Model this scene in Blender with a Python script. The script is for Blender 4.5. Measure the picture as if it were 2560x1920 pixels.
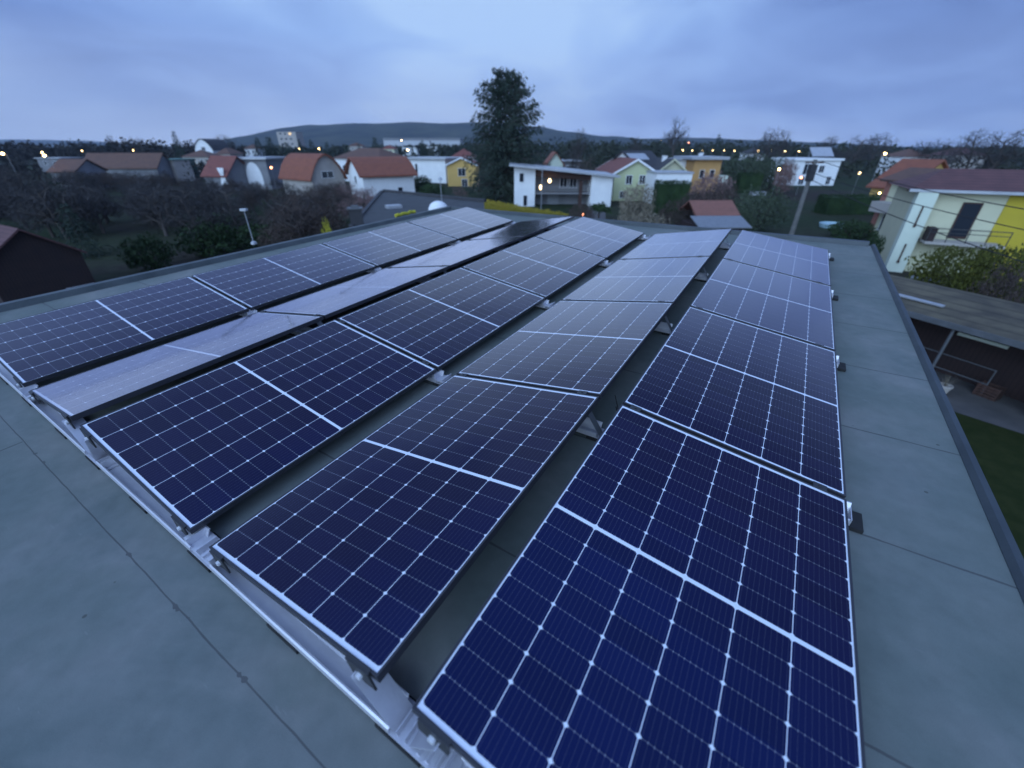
import bpy, bmesh, math, random
from mathutils import Matrix, Vector, noise
R = math.radians
C = bpy.context.scene.collection
sc = bpy.context.scene
for o in list(bpy.data.objects): bpy.data.objects.remove(o)

# ---------------------------------------------------------------- camera
EYE = Vector((0, 0, 7.5)); FPX = 1032.4; PITCH = R(29.956)
cam = bpy.data.cameras.new('camera'); cam_o = bpy.data.objects.new('camera', cam); C.objects.link(cam_o)
cam_o.location = EYE; cam_o.rotation_euler = (R(90) - PITCH, 0, 0)
cam.sensor_width = 36; cam.lens = FPX / 2560 * 36; cam.clip_start = .05; cam.clip_end = 20000
cam.dof.use_dof = True; cam.dof.focus_distance = 2.4; cam.dof.aperture_fstop = 1.05
sc.camera = cam_o
sc.render.resolution_x, sc.render.resolution_y = 1024, 768

# ---------------------------------------------------------------- world (dusk overcast) and sun
SUN_EL, SUN_AZ = 20, 212      # soft bright part of the cloud cover, behind the camera
w = bpy.data.worlds.new('World'); sc.world = w; w.use_nodes = True
nt = w.node_tree; nt.nodes.clear()
def N(t, kind, **kw):
    n = t.nodes.new(kind)
    for k, v in kw.items():
        if hasattr(n, k): setattr(n, k, v)
        else: n.inputs[k].default_value = v
    return n
def mathn(t, op, a, b=None, c=None, clamp=False):
    n = t.nodes.new('ShaderNodeMath'); n.operation = op; n.use_clamp = clamp
    for i, x in enumerate((a, b, c)):
        if x is None: continue
        if isinstance(x, (int, float)): n.inputs[i].default_value = x
        else: t.links.new(x, n.inputs[i])
    return n.outputs[0]
def ramp(t, fac, stops, interp='LINEAR'):
    n = t.nodes.new('ShaderNodeValToRGB'); n.color_ramp.interpolation = interp
    e = n.color_ramp.elements
    while len(e) > 1: e.remove(e[-1])
    for i, (p, c) in enumerate(stops):
        s = e[0] if i == 0 else e.new(p)
        s.position = p; s.color = (*c, 1) if len(c) == 3 else c
    t.links.new(fac, n.inputs[0]); return n.outputs[0]
def mixc(t, fac, a, b, mode='MIX'):
    n = t.nodes.new('ShaderNodeMix'); n.data_type = 'RGBA'; n.blend_type = mode
    for s, x in ((0, fac), (6, a), (7, b)):
        if isinstance(x, (int, float)): n.inputs[s].default_value = x
        elif isinstance(x, tuple): n.inputs[s].default_value = (*x, 1)
        else: t.links.new(x, n.inputs[s])
    return n.outputs[2]
tc = N(nt, 'ShaderNodeTexCoord'); sep = N(nt, 'ShaderNodeSeparateXYZ'); nt.links.new(tc.outputs['Generated'], sep.inputs[0])
sx, sy, sz = sep.outputs
zc = mathn(nt, 'MAXIMUM', sz, 0)
den = mathn(nt, 'ADD', zc, .24)
cx, cy = mathn(nt, 'DIVIDE', sx, den), mathn(nt, 'DIVIDE', sy, den)
cmb = N(nt, 'ShaderNodeCombineXYZ'); nt.links.new(cx, cmb.inputs[0]); nt.links.new(cy, cmb.inputs[1])
n1 = N(nt, 'ShaderNodeTexNoise', Scale=.62, Detail=3.0, Roughness=.4, Distortion=.5); nt.links.new(cmb.outputs[0], n1.inputs['Vector'])
n2 = N(nt, 'ShaderNodeTexNoise', Scale=1.9, Detail=4.0, Roughness=.45, Distortion=.7); nt.links.new(cmb.outputs[0], n2.inputs['Vector'])
cl = mathn(nt, 'ADD', mathn(nt, 'MULTIPLY', n1.outputs[0], .58), mathn(nt, 'MULTIPLY', n2.outputs[0], .42))
# a broad thin patch in the cloud deck up ahead
dx_ = mathn(nt, 'SUBTRACT', sx, -.03); dy_ = mathn(nt, 'SUBTRACT', sz, .32)
d2 = mathn(nt, 'ADD', mathn(nt, 'MULTIPLY', dx_, dx_), mathn(nt, 'MULTIPLY', mathn(nt, 'MULTIPLY', dy_, dy_), 1.6))
fwd = mathn(nt, 'GREATER_THAN', sy, 0)
patch = mathn(nt, 'MULTIPLY', mathn(nt, 'POWER', 2.718, mathn(nt, 'MULTIPLY', d2, -5.5)), fwd)
cl = mathn(nt, 'ADD', cl, mathn(nt, 'MULTIPLY', patch, .34))
cl = mathn(nt, 'ADD', mathn(nt, 'MULTIPLY', mathn(nt, 'SUBTRACT', cl, .5), 1.12), .50)
cloud = ramp(nt, cl, [(.30, (.125, .20, .46)), (.43, (.16, .26, .57)), (.56, (.23, .365, .72)), (.68, (.30, .47, .84)), (.82, (.42, .61, .93))])
hz = ramp(nt, sz, [(.0, (1, 1, 1)), (.05, (.9, .9, .9)), (.17, (0, 0, 0))])
hzl = ramp(nt, mathn(nt, 'ADD', mathn(nt, 'MULTIPLY', n1.outputs[0], 1.0), mathn(nt, 'MULTIPLY', sx, -.25)), [(.3, (.25, .25, .25)), (.62, (1, 1, 1))])
hmask = mathn(nt, 'MULTIPLY', mathn(nt, 'MULTIPLY', hz, hzl), .8)
cloud = mixc(nt, hmask, cloud, (.47, .58, .79))
low = ramp(nt, sz, [(0, (.20,)*3), (.10, (.12,)*3), (.28, (0, 0, 0))])
zen = mathn(nt, 'ADD', mathn(nt, 'ADD', 1.0, low), mathn(nt, 'MULTIPLY', mathn(nt, 'SMOOTH_MIN', mathn(nt, 'MAXIMUM', mathn(nt, 'SUBTRACT', sz, .5), 0), .35, .1), 1.5))
zsc = N(nt, 'ShaderNodeVectorMath', operation='SCALE'); nt.links.new(cloud, zsc.inputs[0]); nt.links.new(zen, zsc.inputs['Scale'])
sky = N(nt, 'ShaderNodeTexSky'); sky.sky_type = 'NISHITA'; sky.sun_disc = False; sky.sun_elevation = R(3); sky.sun_rotation = R(SUN_AZ)
bg1 = N(nt, 'ShaderNodeBackground', Strength=.06); nt.links.new(sky.outputs[0], bg1.inputs[0])
bg2 = N(nt, 'ShaderNodeBackground', Strength=1.13); nt.links.new(zsc.outputs[0], bg2.inputs[0])
mixs = N(nt, 'ShaderNodeMixShader'); mixs.inputs[0].default_value = .93
nt.links.new(bg1.outputs[0], mixs.inputs[1]); nt.links.new(bg2.outputs[0], mixs.inputs[2])
wo = N(nt, 'ShaderNodeOutputWorld'); nt.links.new(mixs.outputs[0], wo.inputs[0])
sun = bpy.data.lights.new('sun', 'SUN'); sun.energy = 3.5; sun.angle = R(70); sun.color = (.50, .72, 1.0)
so = bpy.data.objects.new('sun', sun); C.objects.link(so); so.rotation_euler = (R(90 - SUN_EL), 0, R(180 - SUN_AZ)); so.location = (0, -20, 60)
sc.view_settings.view_transform = 'Standard'; sc.view_settings.look = 'None'
sc.view_settings.exposure = 0; sc.view_settings.gamma = 1
sc.cycles.max_bounces = 6; sc.cycles.diffuse_bounces = 2; sc.cycles.glossy_bounces = 3; sc.cycles.transmission_bounces = 4
sc.cycles.volume_bounces = 0; sc.cycles.use_denoising = True; sc.cycles.sample_clamp_indirect = 6

# ---------------------------------------------------------------- pixel -> world helpers (2560 x 1920 photograph)
CP, SP = math.cos(PITCH), math.sin(PITCH)
def ray(px, py):
    x, y = (px - 1280) / FPX, (960 - py) / FPX
    return Vector((x, CP + y * SP, -SP + y * CP))
def at(px, py, Y):
    d = ray(px, py); return EYE + d * (Y / d.y)
def gnd(px, py, z=0):
    d = ray(px, py); return EYE + d * ((z - EYE.z) / d.z)
# roof frame: U along the rails, V along the panel rows, W up
MR = Matrix(((.848, .530, -.023), (-.531, .847, -.034), (.001, .041, .999)))
def _orth(m):
    a = m.col[0].normalized(); b = (m.col[1] - a * a.dot(m.col[1])).normalized(); c = a.cross(b)
    return Matrix((a, b, c)).transposed()
MR = _orth(MR)
CAMR = Vector((.5321, -.2612, 1.3783))
RM = Matrix.Translation(EYE) @ MR.to_4x4() @ Matrix.Translation(-CAMR)
RW = -.30   # roof surface in W

# ---------------------------------------------------------------- mesh builder
class MB:
    def __init__(s): s.v = []; s.f = []
    def quad(s, *p):
        n = len(s.v); s.v += [tuple(q) for q in p]; s.f.append(tuple(range(n, n + len(p)))); return s
    def box(s, x0, x1, y0, y1, z0, z1, M=None):
        n = len(s.v)
        P = [(x0, y0, z0), (x1, y0, z0), (x1, y1, z0), (x0, y1, z0), (x0, y0, z1), (x1, y0, z1), (x1, y1, z1), (x0, y1, z1)]
        if M is not None: P = [tuple(M @ Vector(p)) for p in P]
        s.v += P
        for f in ((3, 2, 1, 0), (4, 5, 6, 7), (0, 1, 5, 4), (1, 2, 6, 5), (2, 3, 7, 6), (3, 0, 4, 7)): s.f.append(tuple(n + i for i in f))
        return s
    def prism(s, poly, d):
        d = Vector(d); n = len(s.v); k = len(poly)
        s.v += [tuple(p) for p in poly] + [tuple(Vector(p) + d) for p in poly]
        s.f.append(tuple(n + i for i in reversed(range(k)))); s.f.append(tuple(n + k + i for i in range(k)))
        for i in range(k): j = (i + 1) % k; s.f.append((n + i, n + j, n + k + j, n + k + i))
        return s
    def tube(s, a, b, r0, r1=None, k=6, cap=True):
        r1 = r0 if r1 is None else r1; a, b = Vector(a), Vector(b); d = (b - a)
        if d.length < 1e-6: return s
        d.normalize(); u = d.orthogonal().normalized(); v = d.cross(u); n = len(s.v)
        for c, r in ((a, r0), (b, r1)):
            for i in range(k):
                t = 2 * math.pi * i / k; s.v.append(tuple(c + (u * math.cos(t) + v * math.sin(t)) * r))
        for i in range(k): j = (i + 1) % k; s.f.append((n + i, n + j, n + k + j, n + k + i))
        if cap: s.f.append(tuple(n + i for i in reversed(range(k)))); s.f.append(tuple(n + k + i for i in range(k)))
        return s
    def lathe(s, prof, k=12, c=(0, 0, 0)):
        n = len(s.v); c = Vector(c)
        for r, z in prof:
            for i in range(k):
                t = 2 * math.pi * i / k; s.v.append((c.x + r * math.cos(t), c.y + r * math.sin(t), c.z + z))
        for j in range(len(prof) - 1):
            for i in range(k): i2 = (i + 1) % k; s.f.append((n + j * k + i, n + j * k + i2, n + (j + 1) * k + i2, n + (j + 1) * k + i))
        s.f.append(tuple(n + i for i in reversed(range(k)))); s.f.append(tuple(n + (len(prof) - 1) * k + i for i in range(k)))
        return s
    def mesh(s, name, m, smooth=False):
        me = bpy.data.meshes.new(name); me.from_pydata(s.v, [], s.f)
        if m is not None: me.materials.append(m)
        if smooth: me.polygons.foreach_set('use_smooth', [True] * len(me.polygons))
        me.update(); return me
    def build(s, name, m, parent=None, M=None, smooth=False):
        return link(name, s.mesh(name, m, smooth), parent, M)
def link(name, me, parent=None, M=None):
    o = bpy.data.objects.new(name, me); C.objects.link(o)
    if parent: o.parent = parent
    if M is not None: o.matrix_local = M
    return o
def tag(o, label=None, cat=None, group=None, kind=None):
    if label: o['label'] = label
    if cat: o['category'] = cat
    if group: o['group'] = group
    if kind: o['kind'] = kind
    return o
def empty(name, label, cat, M=None, group=None):
    o = bpy.data.objects.new(name, None); C.objects.link(o); o.empty_display_size = .2
    if M is not None: o.matrix_world = M
    return tag(o, label, cat, group)
def copy_tree(o, parent=None):
    c = o.copy(); C.objects.link(c)
    if parent: c.parent = parent
    for ch in o.children: copy_tree(ch, c)
    return c
def T(x, y, z, rz=0, s=1): return Matrix.Translation((x, y, z)) @ Matrix.Rotation(rz, 4, 'Z') @ (Matrix.Diagonal((s, s, s, 1)) if isinstance(s, (int, float)) else Matrix.Diagonal((*s, 1)))

# ---------------------------------------------------------------- materials
def mat(name, c, c2=None, scale=3., rough=.8, metal=0., bump=0., bscale=None, spec=.5, stripes=None, emit=None, coord='Object', objvar=0.):
    m = bpy.data.materials.new(name); m.use_nodes = True; t = m.node_tree; b = t.nodes['Principled BSDF']
    b.inputs['Roughness'].default_value = rough; b.inputs['Metallic'].default_value = metal; b.inputs['Specular IOR Level'].default_value = spec
    b.inputs['Base Color'].default_value = (*c, 1)
    tcn = N(t, 'ShaderNodeTexCoord'); col = None
    if c2:
        n = N(t, 'ShaderNodeTexNoise', Scale=scale, Detail=5.0, Roughness=.62); t.links.new(tcn.outputs[coord], n.inputs['Vector'])
        col = ramp(t, n.outputs[0], [(.32, c), (.68, c2)])
    if stripes:   # (axis vector, pitch, dark factor)
        ax, pitch, dk = stripes
        d = N(t, 'ShaderNodeVectorMath', operation='DOT_PRODUCT'); t.links.new(tcn.outputs['Object'], d.inputs[0]); d.inputs[1].default_value = ax
        fr = mathn(t, 'FRACT', mathn(t, 'DIVIDE', d.outputs['Value'], pitch))
        k = mathn(t, 'SUBTRACT', 1.0, mathn(t, 'MULTIPLY', mathn(t, 'GREATER_THAN', fr, .8), dk))
        s_ = N(t, 'ShaderNodeVectorMath', operation='SCALE'); t.links.new(k, s_.inputs['Scale'])
        if col is None: s_.inputs[0].default_value = c
        else: t.links.new(col, s_.inputs[0])
        col = s_.outputs[0]
    if objvar:
        oi = N(t, 'ShaderNodeObjectInfo')
        k = mathn(t, 'ADD', 1 - objvar, mathn(t, 'MULTIPLY', oi.outputs['Random'], 2 * objvar))
        s_ = N(t, 'ShaderNodeVectorMath', operation='SCALE'); t.links.new(k, s_.inputs['Scale'])
        if col is None: s_.inputs[0].default_value = c
        else: t.links.new(col, s_.inputs[0])
        col = s_.outputs[0]
    if col is not None: t.links.new(col, b.inputs['Base Color'])
    if bump:
        n = N(t, 'ShaderNodeTexNoise', Scale=bscale or scale * 6, Detail=4.0); t.links.new(tcn.outputs[coord], n.inputs['Vector'])
        bp = N(t, 'ShaderNodeBump', Strength=bump, Distance=.02); t.links.new(n.outputs[0], bp.inputs['Height']); t.links.new(bp.outputs[0], b.inputs['Normal'])
    if emit:
        b.inputs['Emission Color'].default_value = (*emit[0], 1); b.inputs['Emission Strength'].default_value = emit[1]
    return m
M_ = {}
M_['white'] = mat('white_render', (.82, .82, .81), (.72, .72, .72), .6, .85)
M_['cream'] = mat('cream_render', (.58, .56, .38), (.50, .48, .33), .5, .85)
M_['lime'] = mat('lime_render', (.50, .52, .30), (.44, .46, .28), .5, .85)
M_['ochre'] = mat('ochre_render', (.62, .40, .13), (.55, .35, .11), .6, .85)
M_['orange'] = mat('orange_render', (.55, .30, .11), (.48, .27, .10), .6, .85)
M_['yellow'] = mat('yellow_render', (.50, .38, .03), (.42, .32, .03), .5, .85)
M_['palegreen'] = mat('pale_green_render', (.64, .69, .57), (.57, .62, .51), .7, .85)
M_['beige'] = mat('beige_render', (.42, .38, .34), (.34, .31, .28), .6, .85)
M_['grey'] = mat('grey_render', (.24, .24, .25), (.17, .17, .18), .5, .85)
M_['darkgrey'] = mat('dark_grey_felt', (.040, .042, .045), (.065, .068, .07), .9, .9)
M_['pink'] = mat('brick_red_render', (.36, .15, .11), (.28, .12, .09), 1.2, .85)
M_['brown'] = mat('brown_boards', (.075, .035, .025), (.05, .026, .02), 2., .8, stripes=((1, 0, 0), .16, .4))
M_['darkwood'] = mat('dark_wood', (.035, .018, .016), (.022, .012, .012), 2., .8, stripes=((1, 0, 0), .14, .4))
M_['darkgreen'] = mat('green_boards', (.03, .075, .06), (.02, .055, .045), 2., .8)
M_['teal'] = mat('weathered_green_metal', (.16, .30, .25), (.12, .24, .2), 1., .5)
def tile(name, a, b): return mat(name, a, b, 1.6, .8, stripes=((0, 0, 1), .14, .35))
M_['tile_orange'] = tile('orange_clay_tiles', (.26, .085, .045), (.20, .065, .04))
M_['tile_red'] = tile('red_clay_tiles', (.22, .07, .05), (.16, .052, .042))
M_['tile_wine'] = tile('wine_red_tiles', (.13, .055, .052), (.095, .042, .042))
M_['tile_brown'] = tile('brown_clay_tiles', (.15, .075, .05), (.10, .055, .042))
M_['tile_dark'] = tile('dark_roof_tiles', (.05, .05, .055), (.035, .035, .04))
M_['sheet'] = mat('pale_metal_sheet', (.45, .46, .48), (.36, .37, .39), 1.2, .45, .3)
M_['frame'] = mat('white_window_frame', (.75, .75, .75), rough=.5)
M_['glassdark'] = mat('dark_window_glass', (.02, .025, .035), rough=.12)
M_['lit'] = mat('lit_window_glass', (.5, .35, .15), emit=((1., .62, .25), 1.1))
M_['litdim'] = mat('dim_lit_glass', (.4, .25, .1), emit=((1., .40, .14), .7))
M_['metal'] = mat('galvanised_steel', (.30, .31, .32), (.24, .25, .26), 4., .5, .6)
M_['dkmetal'] = mat('dull_grey_paint', (.13, .135, .145), (.09, .095, .10), 3., .6, .2)
M_['alu'] = mat('mill_aluminium', (.66, .66, .70), (.58, .58, .63), 6., .42, .55, bump=.05, bscale=60)
M_['rubber'] = mat('black_rubber', (.012, .012, .013), (.02, .02, .02), 20., .85)
M_['clamp'] = mat('black_clamp', (.03, .03, .033), rough=.5)
M_['bolt'] = mat('steel_bolt', (.75, .76, .78), rough=.35, metal=.3)
M_['lamp'] = mat('lamp_glow', (1, .8, .5), emit=((1., .66, .26), 22.))
M_['lampwhite'] = mat('lamp_glow_white', (1, .9, .7), emit=((1., .70, .32), 7.))
M_['lampred'] = mat('lamp_glow_red', (1, .4, .2), emit=((1., .34, .16), 9.))
M_['bark'] = mat('tree_bark', (.055, .045, .04), (.085, .07, .06), 3., .9)
M_['twig_grey'] = mat('grey_twigs', (.056, .051, .05), (.031, .029, .029), .45, .95, objvar=.25)
M_['twig_brown'] = mat('brown_twigs', (.078, .054, .044), (.042, .031, .027), .45, .95, objvar=.25)
M_['twig_pink'] = mat('pinkish_twigs', (.26, .16, .15), (.15, .09, .085), .6, .95, objvar=.15)
M_['twig_pale'] = mat('pale_twigs', (.25, .21, .15), (.13, .11, .08), .6, .95, objvar=.15)
M_['needle'] = mat('spruce_needles', (.026, .042, .034), (.048, .064, .046), .5, .9, spec=.2, objvar=.15)
M_['leaf_dark'] = mat('dark_evergreen_leaves', (.012, .026, .010), (.03, .055, .02), 1.1, .85, spec=.2, objvar=.15)
M_['leaf_olive'] = mat('olive_leaves', (.10, .105, .02), (.05, .055, .018), .7, .9, spec=.2)
M_['leaf_green'] = mat('mid_green_leaves', (.045, .075, .03), (.025, .045, .02), .7, .9, spec=.2, objvar=.15)
M_['leaf_sage'] = mat('grey_green_shoots', (.07, .09, .055), (.04, .055, .038), .7, .9, spec=.2)
M_['leaf_gold'] = mat('golden_hedge_leaves', (.36, .27, .035), (.17, .155, .025), .5, .9, spec=.2)
M_['blossom'] = mat('yellow_blossom', (.55, .50, .05), (.35, .33, .04), 2., .9, spec=.2)

def lawn_mat():
    m = bpy.data.materials.new('winter_lawn'); m.use_nodes = True; t = m.node_tree; b = t.nodes['Principled BSDF']
    tcn = N(t, 'ShaderNodeTexCoord')
    a = N(t, 'ShaderNodeTexNoise', Scale=.045, Detail=6.0, Roughness=.6); t.links.new(tcn.outputs['Object'], a.inputs['Vector'])
    c = N(t, 'ShaderNodeTexNoise', Scale=1.3, Detail=6.0, Roughness=.7); t.links.new(tcn.outputs['Object'], c.inputs['Vector'])
    ca = ramp(t, a.outputs[0], [(.35, (.036, .03, .026)), (.47, (.032, .038, .022)), (.6, (.022, .036, .016)), (.72, (.042, .040, .036))])
    cb = ramp(t, c.outputs[0], [(.3, (.55, .55, .55)), (.7, (1.35, 1.35, 1.3))])
    t.links.new(mixc(t, 1.0, ca, cb, 'MULTIPLY'), b.inputs['Base Color']); b.inputs['Roughness'].default_value = .95; b.inputs['Specular IOR Level'].default_value = .1
    return m
M_['lawn'] = lawn_mat()
M_['lawn2'] = mat('mown_grass', (.016, .024, .006), (.030, .036, .011), 2.2, .95, spec=.1, bump=.4, bscale=40)
M_['paving'] = mat('grey_paving', (.10, .092, .09), (.065, .062, .062), 1.3, .9)
M_['asphalt'] = mat('asphalt', (.06, .06, .062), (.045, .045, .047), 1.2, .9)
M_['forest'] = mat('hill_forest', (.012, .020, .018), (.075, .078, .05), .009, .95, spec=.05, bump=.0)
M_['wood'] = mat('distant_trees', (.026, .026, .024), (.05, .046, .042), .05, .95, spec=.05)
M_['wood_green'] = mat('distant_green_trees', (.028, .038, .028), (.055, .058, .042), .05, .95, spec=.05)

# roofing felt, in the roof's own coordinates
def felt_mat():
    m = bpy.data.materials.new('bitumen_felt'); m.use_nodes = True; t = m.node_tree; b = t.nodes['Principled BSDF']
    tcn = N(t, 'ShaderNodeTexCoord'); sp = N(t, 'ShaderNodeSeparateXYZ'); t.links.new(tcn.outputs['Object'], sp.inputs[0])
    u, v = sp.outputs[0], sp.outputs[1]
    big = N(t, 'ShaderNodeTexNoise', Scale=1.5, Detail=4.0, Roughness=.55); t.links.new(tcn.outputs['Object'], big.inputs['Vector'])
    wob = N(t, 'ShaderNodeTexNoise', Scale=4.0, Detail=3.0); t.links.new(tcn.outputs['Object'], wob.inputs['Vector'])
    fine = N(t, 'ShaderNodeTexNoise', Scale=420.0, Detail=2.0); t.links.new(tcn.outputs['Object'], fine.inputs['Vector'])
    mid = N(t, 'ShaderNodeTexNoise', Scale=14.0, Detail=4.0, Roughness=.6); t.links.new(tcn.outputs['Object'], mid.inputs['Vector'])
    base = ramp(t, big.outputs[0], [(.3, (.120, .144, .134)), (.5, (.150, .170, .158)), (.7, (.188, .198, .186))])
    fc = ramp(t, fine.outputs[0], [(.3, (.86, .86, .86)), (.7, (1.14, 1.14, 1.14))])
    base = mixc(t, 1.0, base, fc, 'MULTIPLY')
    pud = N(t, 'ShaderNodeTexNoise', Scale=.55, Detail=6.0, Roughness=.62, Distortion=.6); t.links.new(tcn.outputs['Object'], pud.inputs['Vector'])
    base = mixc(t, 1.0, base, ramp(t, pud.outputs[0], [(.30, (.84, .88, .86)), (.47, (1, 1, 1)), (.52, (1.12, 1.08, 1.10)), (.56, (.98, .98, 1)), (.72, (1.14, 1.12, 1.16))]), 'MULTIPLY')
    spk = N(t, 'ShaderNodeTexVoronoi', Scale=5.0); t.links.new(tcn.outputs['Object'], spk.inputs['Vector'])
    spm = mathn(t, 'MULTIPLY', mathn(t, 'LESS_THAN', spk.outputs['Distance'], .045), mathn(t, 'GREATER_THAN', wob.outputs[0], .56))
    base = mixc(t, mathn(t, 'MULTIPLY', spm, .6), base, (.05, .045, .04))
    mc = ramp(t, mid.outputs[0], [(.3, (.93, .93, .93)), (.7, (1.06, 1.06, 1.06))]); base = mixc(t, 1.0, base, mc, 'MULTIPLY')
    wv = mathn(t, 'MULTIPLY', mathn(t, 'SUBTRACT', wob.outputs[0], .5), .012)
    def line(coord, pos, width):   # distance to a seam
        d = mathn(t, 'ABSOLUTE', mathn(t, 'SUBTRACT', mathn(t, 'ADD', coord, wv), pos))
        wd = mathn(t, 'MULTIPLY', width, mathn(t, 'ADD', .35, mathn(t, 'MULTIPLY', mid.outputs[0], 1.3)))
        return mathn(t, 'LESS_THAN', d, wd)
    front = mathn(t, 'LESS_THAN', v, -.205); back = mathn(t, 'SUBTRACT', 1.0, front)
    # cross seams every .95 m beyond the first rail
    per = mathn(t, 'FRACT', mathn(t, 'DIVIDE', mathn(t, 'ADD', mathn(t, 'ADD', v, wv), 19.0 - 1.69 + .475), .95))
    d = mathn(t, 'MULTIPLY', mathn(t, 'ABSOLUTE', mathn(t, 'SUBTRACT', per, .5)), .95)
    s1 = mathn(t, 'MULTIPLY', mathn(t, 'LESS_THAN', d, mathn(t, 'MULTIPLY', mid.outputs[0], .011)), mathn(t, 'GREATER_THAN', v, .3))
    s2 = line(v, -.2, .003)
    s3 = mathn(t, 'MULTIPLY', line(u, -3.33, .006), front); s4 = mathn(t, 'MULTIPLY', line(u, 1.75, .006), front)
    s5 = mathn(t, 'MULTIPLY', line(v, -1.2, .007), front)
    # tar that squeezed out in blots along the front seam
    blot = N(t, 'ShaderNodeTexNoise', Scale=3.1, Detail=5.0, Roughness=.7); t.links.new(tcn.outputs['Object'], blot.inputs['Vector'])
    db = mathn(t, 'ABSOLUTE', mathn(t, 'ADD', mathn(t, 'ADD', v, wv), .2))
    s6 = mathn(t, 'LESS_THAN', db, mathn(t, 'MULTIPLY', mathn(t, 'MAXIMUM', mathn(t, 'SUBTRACT', blot.outputs[0], .57), 0), .17))
    sm = mathn(t, 'MAXIMUM', mathn(t, 'MAXIMUM', mathn(t, 'MAXIMUM', s1, s2), mathn(t, 'MAXIMUM', s3, s4)), s5)
    sm = mathn(t, 'MAXIMUM', sm, s6)
    # scuffs: thin pale scratches
    mp = N(t, 'ShaderNodeMapping'); mp.inputs['Scale'].default_value = (9, 60, 1); mp.inputs['Rotation'].default_value = (0, 0, .5); t.links.new(tcn.outputs['Object'], mp.inputs['Vector'])
    scr = N(t, 'ShaderNodeTexNoise', Scale=1.0, Detail=3.0); t.links.new(mp.outputs[0], scr.inputs['Vector'])
    scm = mathn(t, 'MULTIPLY', mathn(t, 'GREATER_THAN', scr.outputs[0], .735), .11)
    base = mixc(t, scm, base, (.42, .42, .42))
    base = mixc(t, mathn(t, 'MULTIPLY', sm, .58), base, (.045, .04, .045))
    t.links.new(base, b.inputs['Base Color']); b.inputs['Specular IOR Level'].default_value = .25
    t.links.new(ramp(t, big.outputs[0], [(.3, (.72, .72, .72)), (.7, (.95, .95, .95))]), b.inputs['Roughness'])
    h = mathn(t, 'ADD', mathn(t, 'MULTIPLY', fine.outputs[0], .25), mathn(t, 'ADD', mathn(t, 'MULTIPLY', mid.outputs[0], .8), mathn(t, 'MULTIPLY', sm, -1.0)))
    bp = N(t, 'ShaderNodeBump', Strength=.35, Distance=.006); t.links.new(h, bp.inputs['Height']); t.links.new(bp.outputs[0], b.inputs['Normal'])
    return m
M_['felt'] = felt_mat()
M_['coping_dark'] = mat('dark_edge_strip', (.035, .045, .052), (.06, .072, .08), 2.5, .6, .1, bump=.1, bscale=12)
M_['coping'] = mat('grey_edge_strip', (.06, .075, .08), (.11, .125, .13), 2.5, .6, .2, bump=.1, bscale=12)

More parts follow.
